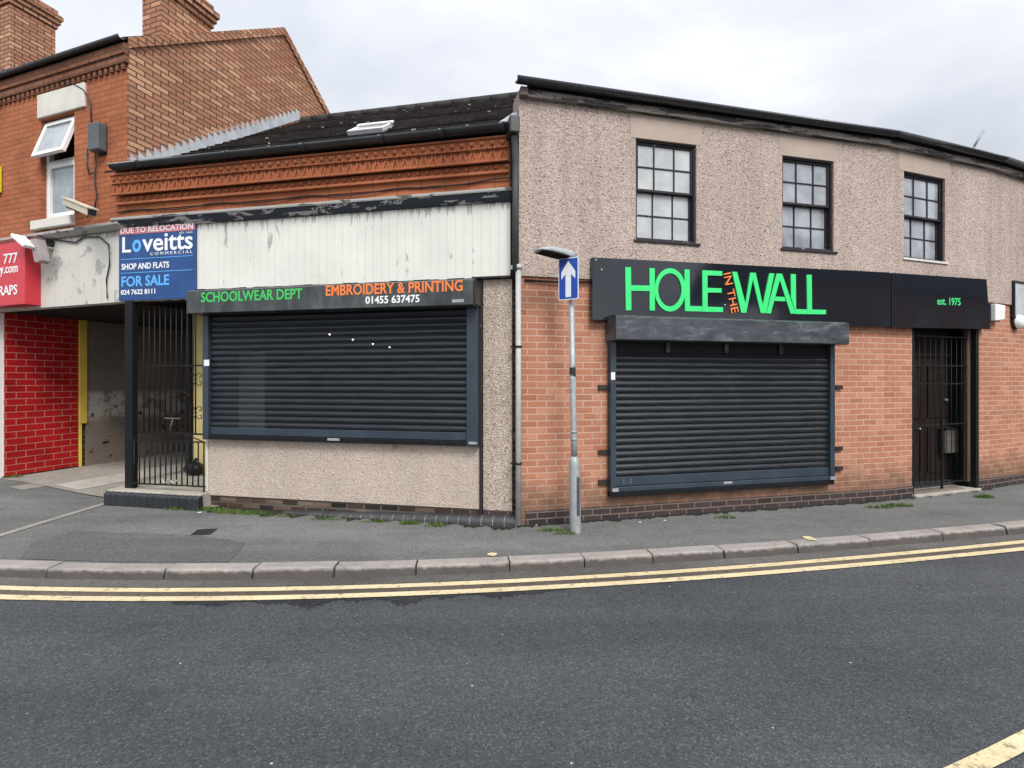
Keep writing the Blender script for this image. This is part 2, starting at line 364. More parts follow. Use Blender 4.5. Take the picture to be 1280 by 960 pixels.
g = G('passage_wall', 0.92, 0.1)                 # old render broken away to pale and dark patches
f = g.noise(g.scale(g.uv, (1.0, 1.6, 1)), 1.3, 7, 0.65, 0.6)
c = g.ramp(g.noise(g.uv, 0.8, 5), (0.3, (0.16, 0.125, 0.10)), (0.7, (0.26, 0.21, 0.175)))
zc = g.sep(g.uv)[1]
band = g.math('MULTIPLY', g.ramp(zc, (0.0, 0.0), (0.18, 0.25), (0.34, 0.28), (0.42, 0.0)), 1.0)
zb = g.n('ShaderNodeMapRange', Value=zc, From_Min=0.9, From_Max=1.05).outputs[0]
zt = g.n('ShaderNodeMapRange', Value=zc, From_Min=1.5, From_Max=1.4).outputs[0]
zone = g.math('MULTIPLY', zb, zt)
pale = g.math('MULTIPLY', zone, g.ramp(g.noise(g.scale(g.uv, (1.4, 2.4, 1)), 2.0, 7, 0.7, 0.6), (0.44, 0.0), (0.46, 1.0)))
c = g.mix(pale, c, (0.42, 0.38, 0.33))
hole = g.math('MULTIPLY', zt, g.ramp(g.noise(g.scale(g.uv, (1.3, 1.5, 1)), 4.2, 6, 0.75), (0.60, 0.0), (0.615, 1.0)))
c = g.mix(hole, c, (0.035, 0.024, 0.02))
g.col(c); g.bump(g.math('ADD', g.noise(g.uv, 12, 5, 0.7), pale), 0.5, 0.02)
M['passage_wall'] = g.m

g = G('blade', 0.6, 0.3)
rnd = g.n('ShaderNodeTexNoise', Vector=g.ob, Scale=14.0).outputs['Fac']
g.col(g.ramp(rnd, (0.3, (0.045, 0.085, 0.018)), (0.55, (0.085, 0.15, 0.03)), (0.75, (0.17, 0.17, 0.06))))
M['blade'] = g.m

# ------------------------------------------------------------------ frames: each facade has its own axes (x along it to the right, y into the building, z up)
class Frame:
    def __init__(s, ox, oy, th):
        s.th = th; s.o = Vector((ox, oy, 0)); s.u = Vector((math.cos(th), math.sin(th), 0)); s.v = Vector((-math.sin(th), math.cos(th), 0))
        s.m = Matrix.Translation(s.o) @ Matrix.Rotation(th, 4, 'Z')
        s.i = s.m.inverted()
    def hit(s, px, py, out=0.0):
        """point (x, z) of this facade, 'out' metres in front of the wall, that the photograph shows at a pixel"""
        r = Vector(((px - CX) / FPX, 1, (HY - py) / FPX)); c = Vector((0, 0, CH))
        p = s.o - s.v * out
        t = (p - c).dot(s.v) / r.dot(s.v)
        l = s.i @ (c + r * t)
        return l.x, l.z
    def x(s, px, out=0.0): return s.hit(px, HY, out)[0]
    def z(s, px, py, out=0.0): return s.hit(px, py, out)[1]
FM = Frame(-5.407, 6.648, math.atan2(-1.058, 5.452))      # shop with the shutter, origin at its left end
FL = Frame(-5.300, 6.627, math.atan2(-0.33, 1.0))         # taller house on the left, origin at its right corner
FA = Frame(0.075, 5.53, math.atan2(1.17, 5.118))          # public house, three bends along the street
FB = Frame(5.193, 6.70, math.atan2(0.737, 2.207))
FC = Frame(7.40, 7.437, math.atan2(0.42, 1.0))
W0 = Frame(0, 0, 0)
MW = 5.554                                                # width of the shop
AW = 5.25                                                 # length of the first bay of the public house
BW = 2.327

# ------------------------------------------------------------------ mesh builder
class MB:
    def __init__(s, fr=W0): s.fr = fr; s.v = []; s.f = []; s.sm = []; s.q = []
    def face(s, pts, smooth=False, uv=None):
        b = len(s.v); s.v += [Vector(p) for p in pts]; s.f.append(list(range(b, b + len(pts)))); s.sm.append(smooth); s.q.append(uv)
    def hexa(s, p):
        """8 corners: 0-3 bottom counter-clockwise from above, 4-7 top"""
        for a in ((3, 2, 1, 0), (4, 5, 6, 7), (0, 1, 5, 4), (1, 2, 6, 5), (2, 3, 7, 6), (3, 0, 4, 7)): s.face([p[i] for i in a])
        return s
    def box(s, x0, x1, y0, y1, z0, z1):
        return s.hexa([(x0, y0, z0), (x1, y0, z0), (x1, y1, z0), (x0, y1, z0), (x0, y0, z1), (x1, y0, z1), (x1, y1, z1), (x0, y1, z1)])
    def prism(s, poly, y0, y1):
        """outline in x-z, from y0 (front) to y1; outline counter-clockwise seen from the front"""
        a = sum(p[0] * q[1] - q[0] * p[1] for p, q in zip(poly, poly[1:] + poly[:1]))
        if a < 0: poly = poly[::-1]
        s.face([(x, y0, z) for x, z in poly]); s.face([(x, y1, z) for x, z in poly[::-1]])
        for (a0, b0), (a1, b1) in zip(poly, poly[1:] + poly[:1]): s.face([(a0, y0, b0), (a0, y1, b0), (a1, y1, b1), (a1, y0, b1)])
        return s
    def prism_x(s, prof, x0, x1, smooth=False, caps=True):
        """closed profile in y-z, swept along x"""
        a = sum(p[0] * q[1] - q[0] * p[1] for p, q in zip(prof, prof[1:] + prof[:1]))
        if a < 0: prof = prof[::-1]
        for (a0, b0), (a1, b1) in zip(prof, prof[1:] + prof[:1]): s.face([(x0, a0, b0), (x1, a0, b0), (x1, a1, b1), (x0, a1, b1)][::-1], smooth)
        if caps:
            s.face([(x0, y, z) for y, z in prof]); s.face([(x1, y, z) for y, z in prof[::-1]])
        return s
    def wall(s, x0, x1, z0, z1, y0, y1, holes=()):
        """wall slab with rectangular openings (hx0, hx1, hz0, hz1), reveals included"""
        xs = sorted({x0, x1, *[min(max(h[i], x0), x1) for h in holes for i in (0, 1)]}); zs = sorted({z0, z1, *[min(max(h[i], z0), z1) for h in holes for i in (2, 3)]})
        def solid(i, j):
            if not (0 <= i < len(xs) - 1 and 0 <= j < len(zs) - 1): return False
            cx, cz = (xs[i] + xs[i + 1]) / 2, (zs[j] + zs[j + 1]) / 2
            return not any(h[0] < cx < h[1] and h[2] < cz < h[3] for h in holes)
        for i in range(len(xs) - 1):
            for j in range(len(zs) - 1):
                if not solid(i, j): continue
                a, b, c, d = xs[i], xs[i + 1], zs[j], zs[j + 1]
                s.face([(a, y0, c), (b, y0, c), (b, y0, d), (a, y0, d)]); s.face([(b, y1, c), (a, y1, c), (a, y1, d), (b, y1, d)])
                if not solid(i - 1, j): s.face([(a, y1, c), (a, y0, c), (a, y0, d), (a, y1, d)])
                if not solid(i + 1, j): s.face([(b, y0, c), (b, y1, c), (b, y1, d), (b, y0, d)])
                if not solid(i, j - 1): s.face([(a, y1, c), (b, y1, c), (b, y0, c), (a, y0, c)])
                if not solid(i, j + 1): s.face([(a, y0, d), (b, y0, d), (b, y1, d), (a, y1, d)])
        return s
    def tube(s, pts, r, n=10, cap=True):
        pts = [Vector(p) for p in pts]; rr = r if isinstance(r, (list, tuple)) else [r] * len(pts)
        rings = []; up = None
        for i, p in enumerate(pts):
            d = ((pts[min(i + 1, len(pts) - 1)] - p).normalized() + (p - pts[max(i - 1, 0)]).normalized()).normalized()
            if up is None: up = Vector((0, 0, 1)) if abs(d.z) < 0.9 else Vector((1, 0, 0))
            a = d.cross(up).normalized(); b = d.cross(a).normalized(); up = -b if False else up
            rings.append([p + (a * math.cos(2 * PI * k / n) + b * math.sin(2 * PI * k / n)) * rr[i] for k in range(n)])
        for r0, r1 in zip(rings, rings[1:]):
            for k in range(n): s.face([r0[k], r0[(k + 1) % n], r1[(k + 1) % n], r1[k]][::-1], True)
        if cap: s.face(rings[0]); s.face(rings[-1][::-1])
        return s
    def ball(s, c, r, n=10, m=6, sy=1.0, half=False):
        c = Vector(c)
        def P(i, j):
            t = PI * j / m; a = (PI if half else 2 * PI) * i / n
            return c + Vector((-math.cos(a) * math.sin(t) * r, -math.sin(a) * math.sin(t) * r * sy, math.cos(t) * r))
        for i in range(n):
            for j in range(m):
                q = [P(i, j), P(i, j + 1), P(i + 1, j + 1), P(i + 1, j)]
                if j == 0: q = [q[0], q[1], q[2]]
                elif j == m - 1: q = [q[0], q[1], q[3]]
                s.face(q, True)
        return s
    def build(s, name, mat, parent=None, bevel=0.0, pframe=None, merge=True):
        """link as ONE mesh object. Its own axes are the parent's (pframe) or, without a parent, this frame's"""
        pf = pframe or (FR[parent['_f']] if parent and parent.get('_f') else s.fr)
        X = pf.i @ s.fr.m
        me = bpy.data.meshes.new(name)
        me.from_pydata([X @ v for v in s.v], [], s.f)
        uv = me.uv_layers.new(name='UVMap'); k = 0
        for fi, f in enumerate(s.f):
            P = [s.v[i] for i in f]; nrm = Vector((0, 0, 0))
            for a, b in zip(P, P[1:] + P[:1]): nrm += a.cross(b)
            ax = max(range(3), key=lambda q: abs(nrm[q]))
            for j, p in enumerate(P):
                if s.q[fi]: t = s.q[fi][j]
                elif ax == 1: t = (p.x, p.z)
                elif ax == 0: t = (p.y, p.z)
                else: t = (p.x, p.y)
                uv.data[k].uv = t; k += 1
        me.polygons.foreach_set('use_smooth', s.sm)
        if merge:
            bm = bmesh.new(); bm.from_mesh(me); bmesh.ops.remove_doubles(bm, verts=bm.verts, dist=1e-5); bm.to_mesh(me); bm.free()
        me.materials.append(M[mat] if isinstance(mat, str) else mat)
        o = bpy.data.objects.new(name, me); COL.objects.link(o)
        if parent: o.parent = parent
        else: o.matrix_world = pf.m
        if bevel:
            md = o.modifiers.new('bevel', 'BEVEL'); md.width = bevel; md.segments = 2; md.limit_method = 'ANGLE'; md.angle_limit = R(40)
        return o

FR = {}
def thing(name, label, cat, fr, x=0.0, y=0.0, z=0.0, group=None):
    """an Empty at the thing's base that parents its parts; the parts are built in the facade's axes"""
    o = bpy.data.objects.new(name, None); COL.objects.link(o)
    o.empty_display_size = 0.2
    f = Frame(0, 0, 0); f.m = fr.m @ Matrix.Translation((x, y, z)); f.i = f.m.inverted()
    o.matrix_world = f.m
    key = str(len(FR) + 1); FR[key] = f; o['_f'] = key
    return tag(o, label, cat, group)
def tag(o, label, cat, group=None):
    o['label'] = label; o['category'] = cat
    if group: o['group'] = group
    return o
def setting(o, kind='structure'):
    o['kind'] = kind; return o

def glyphs(body, bold=0.0):
    c = bpy.data.curves.new('t', 'FONT'); c.body = body; c.resolution_u = 3; c.offset = bold
    o = bpy.data.objects.new('t', c); COL.objects.link(o)
    me = bpy.data.meshes.new_from_object(o.evaluated_get(bpy.context.evaluated_depsgraph_get()))
    vs = [tuple(v.co) for v in me.vertices]; fs = [list(p.vertices) for p in me.polygons]
    edges = {}
    for f in fs:
        for a, b in zip(f, f[1:] + f[:1]): edges[(a, b)] = 1
    rim = [(a, b) for (a, b) in edges if (b, a) not in edges]
    bpy.data.objects.remove(o); bpy.data.curves.remove(c); bpy.data.meshes.remove(me)
    return vs, fs, rim
def lettering(fr, body, x0, x1, z0, z1, y, mat, parent, bold=0.0, depth=0.004, rot=None, dz=0.0, mb=None):
    """raised lettering that fills x0..x1, z0..z1 on the plane y; rot = (x, z, angle, width, height) for a turned line; dz = rise from end to end"""
    vs, fs, rim = glyphs(body, bold)
    ax, bx = min(v[0] for v in vs), max(v[0] for v in vs); az, bz = min(v[1] for v in vs), max(v[1] for v in vs)
    b = mb or MB(fr)
    def pos(v, yy):
        s, t = (v[0] - ax) / (bx - ax), (v[1] - az) / (bz - az)
        if rot:
            px, pz, an, wd, ht = rot
            return (px + s * wd * math.cos(an) - t * ht * math.sin(an), yy, pz + s * wd * math.sin(an) + t * ht * math.cos(an))
        return (x0 + s * (x1 - x0), yy, z0 + t * (z1 - z0) + dz * s)
    F = [pos(v, y - depth) for v in vs]; B = [pos(v, y) for v in vs]
    for f in fs:
        p = [F[i] for i in f]
        n = sum((Vector(p[i]).cross(Vector(p[(i + 1) % len(p)])) for i in range(len(p))), Vector())
        b.face(p if n.y < 0 else p[::-1])
    for i, j in rim: b.face([F[j], F[i], B[i], B[j]])
    if mb: return None
    return b.build('lettering', mat, parent)

# ================================================================== GROUND
def kd(X):
    """depth of the kerb's front edge at X: a gentle bend"""
    lo, hi = -8.0, 7.5
    x = min(max(X, lo), hi)
    f = 4.424 + 0.1167 * x + 0.01638 * x * x - 0.000753 * x ** 3
    d = 0.1167 + 0.03276 * x - 0.002259 * x * x
    return f + d * (X - x)
def kn(X):
    d = (kd(X + 0.01) - kd(X - 0.01)) / 0.02
    return Vector((d, -1, 0)).normalized()          # towards the road
def kp(X, off, z): n = kn(X); return Vector((X, kd(X), z)) + n * off
RZ = -0.085
def smooth(a, b, t):
    t = min(max((t - a) / (b - a), 0), 1); return t * t * (3 - 2 * t)
def back(X):
    """depth of the building line behind the pavement"""
    pts = [(-24, 12.6), (-8.6, 7.606), (-5.407, 6.648), (0.06, 5.53), (5.193, 6.70), (7.40, 7.437), (13, 9.8), (24, 14.4)]
    for (x0, y0), (x1, y1) in zip(pts, pts[1:]):
        if X <= x1: return y0 + (y1 - y0) * (X - x0) / (x1 - x0)
    return pts[-1][1]
def pz(X, Y):
    """pavement height: flush with the kerb, rising gently towards the passage on the left"""
    t = (Y - kd(X)) / max(back(X) - kd(X), 0.1)
    return 0.115 * smooth(-5.6, -7.8, X) * smooth(0.25, 1.0, t)

b = MB(); b.box(-400, 400, -400, 400, -0.6, -0.3); setting(b.build('ground', 'earth'))
XS = [-24 + 0.4 * i for i in range(121)]
b = MB()
OFFS = [0.0, 1.0, 2.0, 3.2, 4.6, 6.5, 9.0]
for x0, x1 in zip(XS, XS[1:]):
    for o0, o1 in zip(OFFS, OFFS[1:]):
        b.face([kp(x0, o1, RZ), kp(x1, o1, RZ), kp(x1, o0, RZ), kp(x0, o0, RZ)])
setting(b.build('road', 'road'))
b = MB()
NT = 14
for x0, x1 in zip(XS, XS[1:]):
    for k in range(NT):
        q = []
        for X, t in ((x0, k / NT), (x1, k / NT), (x1, (k + 1) / NT), (x0, (k + 1) / NT)):
            A = kp(X, -0.13, 0); Bk = Vector((X, back(X) + 0.30, 0)); p = A.lerp(Bk, t); q.append((p.x, p.y, pz(p.x, p.y)))
        b.face(q, True)
setting(b.build('pavement', 'pavement'))

# kerb of separate stones
cuts = [-24 + 0.9 * i for i in range(21)]
cuts = [c for c in cuts if c < -5.3] + [((p - CX) / FPX * d) for p, d in ((-40, 4.4), (60, 4.28), (205, 4.23), (313, 4.21), (417, 4.27), (520, 4.33), (637, 4.43), (730, 4.53), (816, 4.61), (905, 4.73), (998, 4.86), (1090, 5.03), (1180, 5.25))]
while cuts[-1] < 24: cuts.append(cuts[-1] + 0.9)
b = MB()
for i, (x0, x1) in enumerate(zip(cuts, cuts[1:])):
    g_ = random.uniform(0.006, 0.011); dz = random.uniform(-0.004, 0.004); do = random.uniform(-0.006, 0.006); n = 9; tw = random.uniform(-0.004, 0.004)
    prof = [(-0.15, -0.2), (-0.15, 0.004), (-0.02, 0.006), (-0.006, 0.0), (0.0, -0.012), (0.014, RZ), (0.014, -0.2)]
    rows = []
    for k in range(n + 1):
        X = x0 + g_ + (x1 - x0 - 2 * g_) * k / n
        row = []
        for j, (o_, z_) in enumerate(prof):
            wob = random.uniform(-0.006, 0.006) if 2 <= j <= 4 else 0
            row.append(kp(X, o_ + do + wob + tw * k / n, z_ + (dz if j < 6 else 0) + (wob if j < 5 else 0)))
        rows.append(row)
    for r0, r1 in zip(rows, rows[1:]):
        for j in range(len(prof) - 1): b.face([r0[j], r0[j + 1], r1[j + 1], r1[j]][::-1][::-1], j in (2, 3))
    b.face(rows[0][::-1]); b.face(rows[-1])
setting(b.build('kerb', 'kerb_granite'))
b = MB()                                             # bedding under the joints
for x0, x1 in zip(XS, XS[1:]): b.face([kp(x0, -0.012, RZ), kp(x1, -0.012, RZ), kp(x1, -0.02, -0.022), kp(x0, -0.02, -0.022)]); b.face([kp(x0, -0.02, -0.022), kp(x1, -0.02, -0.022), kp(x1, -0.15, -0.012), kp(x0, -0.15, -0.012)])
setting(b.build('kerb_bed', 'earth'))
def stripe(name, o0, o1, x0, x1, z, mat, n=80, fn=kp):
    b = MB()
    for k in range(n):
        a, c = x0 + (x1 - x0) * k / n, x0 + (x1 - x0) * (k + 1) / n
        b.face([fn(a, o1, z), fn(c, o1, z), fn(c, o0, z), fn(a, o0, z)])
    return setting(b.build(name, mat))
stripe('road_gutter', 0.0, 0.165, -20, 20, RZ + 0.004, M['kerb_stone'] if False else asphalt('gutter_grit', (0.06, 0.057, 0.053), (0.14, 0.135, 0.125), 0.6, 0.85))
stripe('yellow_line', 0.185, 0.262, -20, 20, RZ + 0.008, 'line_yellow')
stripe('yellow_line', 0.345, 0.425, -20, 20, RZ + 0.008, 'line_yellow')
stripe('tar_strip', 0.262, 0.345, -20, 20, RZ + 0.006, asphalt('line_gap', (0.06, 0.05, 0.04), (0.125, 0.105, 0.085), 0, 0.85))
# ragged patch of fresh dark tarmac beside the lines
b = MB(); top = []; bot = []
for k in range(240):
    X = -2.7 + 3.1 * k / 239; env = math.sin(PI * k / 239) ** 0.5
    top.append(kp(X, 0.43, RZ + 0.004)); bot.append(kp(X, 0.45 + env * max(0.0, 0.07 + 0.07 * math.sin(k * 0.10) + 0.05 * math.sin(k * 0.23 + 1) + random.uniform(-0.035, 0.035)), RZ + 0.004))
for k in range(239): b.face([bot[k], bot[k + 1], top[k + 1], top[k]], uv=[(k / 239, 1), ((k + 1) / 239, 1), ((k + 1) / 239, 0), (k / 239, 0)])
tp_ = asphalt('tar_patch', (0.007, 0.007, 0.008), (0.040, 0.042, 0.045), 0.2, 0.7)
nt_ = tp_.node_tree                                     # ragged, crumbling edge
def tn(t, **k):
    n = nt_.nodes.new(t)
    for a_, b_ in k.items(): setattr(n, a_, b_)
    return n
co = tn('ShaderNodeTexCoord'); sp_ = tn('ShaderNodeSeparateXYZ'); nt_.links.new(co.outputs['UV'], sp_.inputs[0])
nz = tn('ShaderNodeTexNoise'); nz.inputs['Scale'].default_value = 26; nz.inputs['Detail'].default_value = 6; nz.inputs['Roughness'].default_value = 0.8; nt_.links.new(co.outputs['Object'], nz.inputs['Vector'])
ad = tn('ShaderNodeMath', operation='MULTIPLY_ADD'); nt_.links.new(sp_.outputs[1], ad.inputs[0]); ad.inputs[1].default_value = 0.42; nt_.links.new(nz.outputs['Fac'], ad.inputs[2])
rp = tn('ShaderNodeValToRGB'); nt_.links.new(ad.outputs[0], rp.inputs[0]); rp.color_ramp.elements[0].position = 0.70; rp.color_ramp.elements[1].position = 0.84
ms_ = tn('ShaderNodeMixShader'); tr_ = tn('ShaderNodeBsdfTransparent'); nt_.links.new(rp.outputs[0], ms_.inputs[0])
nt_.links.new(nt_.nodes['Principled BSDF'].outputs[0], ms_.inputs[1]); nt_.links.new(tr_.outputs[0], ms_.inputs[2]); nt_.links.new(ms_.outputs[0], nt_.nodes['Material Output'].inputs['Surface'])
setting(b.build('tarmac_patch', tp_))
# far lines by the photographer's own kerb
def oline(X):
    pts = [(-24, 1.0), (-6, 0.55), (-3, 0.72), (-1, 1.14), (2.01, 2.19), (2.575, 2.414), (4.4, 3.15), (8, 4.1), (24, 8.0)]
    for (x0, y0), (x1, y1) in zip(pts, pts[1:]):
        if X <= x1: return y0 + (y1 - y0) * (X - x0) / (x1 - x0)
    return 8.0
def op(X, off, z):
    d = (oline(X + 0.4) - oline(X - 0.4)) / 0.8; n = Vector((d, -1, 0)).normalized(); return Vector((X, (oline(X - 0.3) + oline(X) + oline(X + 0.3)) / 3, z)) + n * off
stripe('yellow_line', 0.0, 0.078, -20, 6.2, RZ + 0.008, 'line_yellow', fn=op)
stripe('yellow_line', 0.17, 0.248, -20, 6.2, RZ + 0.008, 'line_yellow', fn=op)
b = MB()                                             # the pavement the photographer stands on
OX = [x for x in XS]
for x0, x1 in zip(OX, OX[1:]):
    for (o0, z0), (o1, z1) in (((0.5, RZ), (0.5, 0.0)), ((0.5, 0.0), (0.62, 0.004)), ((0.62, 0.004), (3.4, 0.03))):
        b.face([op(x0, o1, z1), op(x1, o1, z1), op(x1, o0, z0), op(x0, o0, z0)])
setting(b.build('near_pavement', 'pavement'))
# concrete edging and driveway crossing at the left
def gp(px, py, z=0.03, lift=0.005):
    d = FPX * (CH - z) / (py - HY); X, Y = (px - CX) / FPX * d, d
    return Vector((X, Y, pz(X, Y) + lift))
def ribbon(name, pa, pb, wid, mat, lift=0.006, n=10):
    b = MB(); A, B_ = gp(*pa), gp(*pb); d = (B_ - A).normalized(); n_ = Vector((d.y, -d.x, 0)) * wid / 2
    for k in range(n):
        q = []
        for t, sgn in ((k / n, 1), ((k + 1) / n, 1), ((k + 1) / n, -1), (k / n, -1)):
            p = A.lerp(B_, t) + n_ * sgn; q.append((p.x, p.y, pz(p.x, p.y) + lift))
        b.face(q)
    return setting(b.build(name, mat))
ribbon('edging_strip', (-60, 684), (134, 626), 0.10, 'concrete')
ribbon('pavement_edging', (20, 616), (128, 598), 0.34, 'concrete', 0.004)
b = MB()                                             # older patch of paving near the kerb
pp = [gp(x_, y_, 0.0, 0.005) for x_, y_ in ((24, 699), (150, 703), (284, 703), (297, 692), (306, 679), (246, 669), (170, 667), (95, 664), (40, 678))]
b.face([(p.x, p.y, 0.0052) for p in pp]); setting(b.build('pavement_patch', asphalt('older_paving', (0.066, 0.068, 0.067), (0.125, 0.128, 0.124), 0.5, 0.88)))
# yellow dabs of paint on the kerb tops
def dab(px, py, wx, wy):
    b = MB(); X = (px - CX) / FPX * 4.5 if False else None
    d = FPX * CH / (py - HY); X0 = (px - CX) / FPX * d
    pts = []
    for k in range(14):
        a = 2 * PI * k / 14; rr = random.uniform(0.75, 1.1)
        pts.append(Vector((X0 + math.cos(a) * wx * rr, d + math.sin(a) * wy * rr, 0.010)))
    b.face(pts); setting(b.build('paint_mark', 'line_yellow'))
dab(616, 694, 0.05, 0.05); dab(1012, 674, 0.06, 0.07)

def weeds(name, spots, fr=W0, hmax=0.07, dens=240):
    b = MB()
    for (X, Y, rx, ry, k) in spots:
        for i in range(int(dens * k)):
            a, r = random.uniform(0, 2 * PI), random.random() ** 0.6
            p = Vector((X + math.cos(a) * rx * r, Y + math.sin(a) * ry * r, 0)); p.z = pz(p.x, p.y)
            h = hmax * random.uniform(0.3, 1.0) * (1.15 - 0.6 * r); w_ = random.uniform(0.002, 0.005)
            ln = Vector((random.uniform(-1, 1), random.uniform(-1, 1), 0)) * h * 0.7; d = Vector((random.uniform(-1, 1), random.uniform(-1, 1), 0)).normalized() * w_
            m = p + ln * 0.4 + Vector((0, 0, h * 0.7)); t = p + ln + Vector((0, 0, h))
            b.face([p - d, p + d, m + d * 0.8, m - d * 0.8]); b.face([m - d * 0.8, m + d * 0.8, t])
    return setting(b.build(name, 'blade', merge=False), 'stuff')
def at(fr, x, y, z=0.0): return fr.m @ Vector((x, y, z))

# ================================================================== HOUSE ON THE LEFT
CEIL = 2.76
house = thing('terraced_house', 'taller red brick house with bare gable wall and chimney, over the open passage', 'house', FL)
EZ = 6.36
RIDGE = (2.8, 8.45)
LX = -8.6
wx0, wx1 = FL.x(51), FL.x(93); wz0, wz1 = 4.06, 5.58
b = MB(FL); b.wall(LX, -0.012, 2.9, EZ - 0.02, 0.0, 0.24, [(wx0, wx1, wz0, wz1)]); b.build('front_wall', 'brick_front', house)
b = MB(FL)                                            # gable: profile in y-z
gy = [(0.0, 2.9), (5.6, 2.9), (5.6, EZ), (RIDGE[0], RIDGE[1]), (0.0, EZ)]
b.prism_x(gy, -0.012, 0.0)
b.build('gable_wall', 'brick_gable', house)
b = MB(FL)
for a, c in (((-0.06, EZ - 0.03), RIDGE), (RIDGE, (5.72, EZ - 0.04))):
    (y0, z0), (y1, z1) = a, c
    b.hexa([(LX, y0, z0), (-0.004, y0, z0), (-0.004, y1, z1), (LX, y1, z1), (LX, y0, z0 + 0.05), (-0.004, y0, z0 + 0.05), (-0.004, y1, z1 + 0.05), (LX, y1, z1 + 0.05)])
b.build('roof', 'slates', house)
b = MB(FL)                                            # verge: brick on edge under the tiles
sl = (RIDGE[1] - EZ) / RIDGE[0]
for k in range(24):
    for side in (0, 1):
        y0 = RIDGE[0] * k / 24; y1 = RIDGE[0] * (k + 1) / 24 - 0.008
        if side: y0, y1 = 5.6 - y1, 5.6 - y0
        zf = lambda y: EZ + sl * (y if not side else 5.6 - y)
        b.hexa([(0.0, y0, zf(y0) - 0.10), (0.035, y0, zf(y0) - 0.10), (0.035, y1, zf(y1) - 0.10), (0.0, y1, zf(y1) - 0.10),
                (0.0, y0, zf(y0) + 0.05), (0.035, y0, zf(y0) + 0.05), (0.035, y1, zf(y1) + 0.05), (0.0, y1, zf(y1) + 0.05)])
b.build('verge', 'brick_gable', house)
b = MB(FL)                                            # oversailing eaves courses with dentils
b.box(LX, 0.02, -0.07, 0.0, EZ - 0.20, EZ - 0.06); b.box(LX, 0.015, -0.05, 0.0, EZ - 0.31, EZ - 0.20)
k = LX
while k < -0.02: b.box(k, k + 0.06, -0.035, 0.0, EZ - 0.39, EZ - 0.312); k += 0.115
b.build('eaves_cornice', brick('eaves_brick', (0.27, 0.115, 0.065), (0.20, 0.085, 0.05), (0.10, 0.06, 0.045), stain=(0.4, 0.35, 0.3), stain_amt=0.7), house)
b = MB(FL)
def gutter_profile(y, z, r=0.058, n=10):
    o_ = [(y + r * math.cos(PI + PI * k / n), z + r * math.sin(PI + PI * k / n)) for k in range(n + 1)]
    i_ = [(y + (r - 0.008) * math.cos(PI + PI * k / n), z + (r - 0.008) * math.sin(PI + PI * k / n)) for k in range(n, -1, -1)]
    return o_ + i_
b.prism_x(gutter_profile(-0.105, EZ - 0.005, 0.046), LX, 0.03, True); b.build('gutter', 'black_plastic', house)
b = MB(FL); lx0, lx1 = FL.x(46, 0.03), FL.x(105, 0.03); b.box(lx0, lx1, -0.03, 0.1, wz1 + 0.02, wz1 + 0.37); b.build('lintel', 'stone_white', house, 0.01)
# window of white plastic: fixed frame, lower sash and a top vent propped open
win = MB(FL)
def ring(b, x0, x1, z0, z1, t, y0, y1):
    b.box(x0, x0 + t, y0, y1, z0, z1); b.box(x1 - t, x1, y0, y1, z0, z1); b.box(x0 + t, x1 - t, y0, y1, z0, z0 + t); b.box(x0 + t, x1 - t, y0, y1, z1 - t, z1)
    return b
ring(win, wx0 - 0.01, wx1 + 0.01, wz0 - 0.01, wz1 + 0.01, 0.065, 0.07, 0.14); zt = wz0 + 0.86
win.box(wx0 + 0.055, wx1 - 0.055, 0.072, 0.138, zt, zt + 0.06)
wo = win.build('window', 'upvc', house, 0.004)
ring(MB(FL), wx0 + 0.058, wx1 - 0.058, wz0 + 0.058, zt - 0.003, 0.06, 0.055, 0.10).build('casement', 'upvc', wo, 0.004, FL)
MB(FL).box(wx0 + 0.115, wx1 - 0.115, 0.085, 0.09, wz0 + 0.115, zt - 0.06).build('pane', 'pane_sky', wo, 0, FL)
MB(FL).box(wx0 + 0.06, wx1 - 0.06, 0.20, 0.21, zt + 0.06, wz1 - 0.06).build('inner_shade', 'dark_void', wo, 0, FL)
vb = MB(FL); vw0, vw1, vh, ang = wx0 + 0.03, wx1 - 0.03, wz1 - 0.05 - zt - 0.02, R(17)
ring(vb, vw0, vw1, -vh, 0, 0.06, -0.025, 0.025)
pb = MB(FL).box(vw0 + 0.055, vw1 - 0.055, -0.006, 0.0, -vh + 0.055, -0.055)
for q in (vb, pb):
    q.v = [Vector((v.x, 0.06 + v.y * math.cos(ang) + v.z * math.sin(ang), wz1 - 0.045 + v.z * math.cos(ang) - v.y * math.sin(ang))) for v in q.v]
vb.build('top_vent', 'upvc', wo, 0.004, FL); pb.build('pane', 'pane_sky', wo, 0, FL)
MB(FL).box(wx0 - 0.12, wx1 + 0.02, -0.07, 0.12, wz0 - 0.13, wz0).build('window_sill', 'stone_white', house, 0.008)
# chimney on the gable
def chimney(fr, x0, x1, y0, y1, z0, z1):
    b = MB(fr); b.box(x0, x1, y0, y1, z0, z1 - 0.36)
    for i, o_ in enumerate((0.03, 0.06, 0.09)):
        b.box(x0 - o_, x1 + o_, y0 - o_, y1 + o_, z1 - 0.36 + 0.085 * i + 0.002 * i, z1 - 0.36 + 0.085 * (i + 1))
    b.box(x0 - 0.03, x1 + 0.03, y0 - 0.03, y1 + 0.03, z1 - 0.10, z1)
    return b
ch = chimney(FL, -0.40, -0.003, 0.46, 1.26, 6.4, 7.78).build('chimney', 'brick_gable', house)
for yy in (0.66, 1.06):
    pot = MB(FL); pot.tube([(-0.2, yy, 7.78), (-0.2, yy, 8.12), (-0.2, yy, 8.16), (-0.2, yy, 8.2)], [0.11, 0.095, 0.12, 0.12], 14).build('chimney_pot', 'terracotta', ch, 0, FL)
c2 = chimney(FL, -5.7, -4.62, 0.95, 1.65, 6.5, 9.1).build('chimney', 'brick_gable', house)
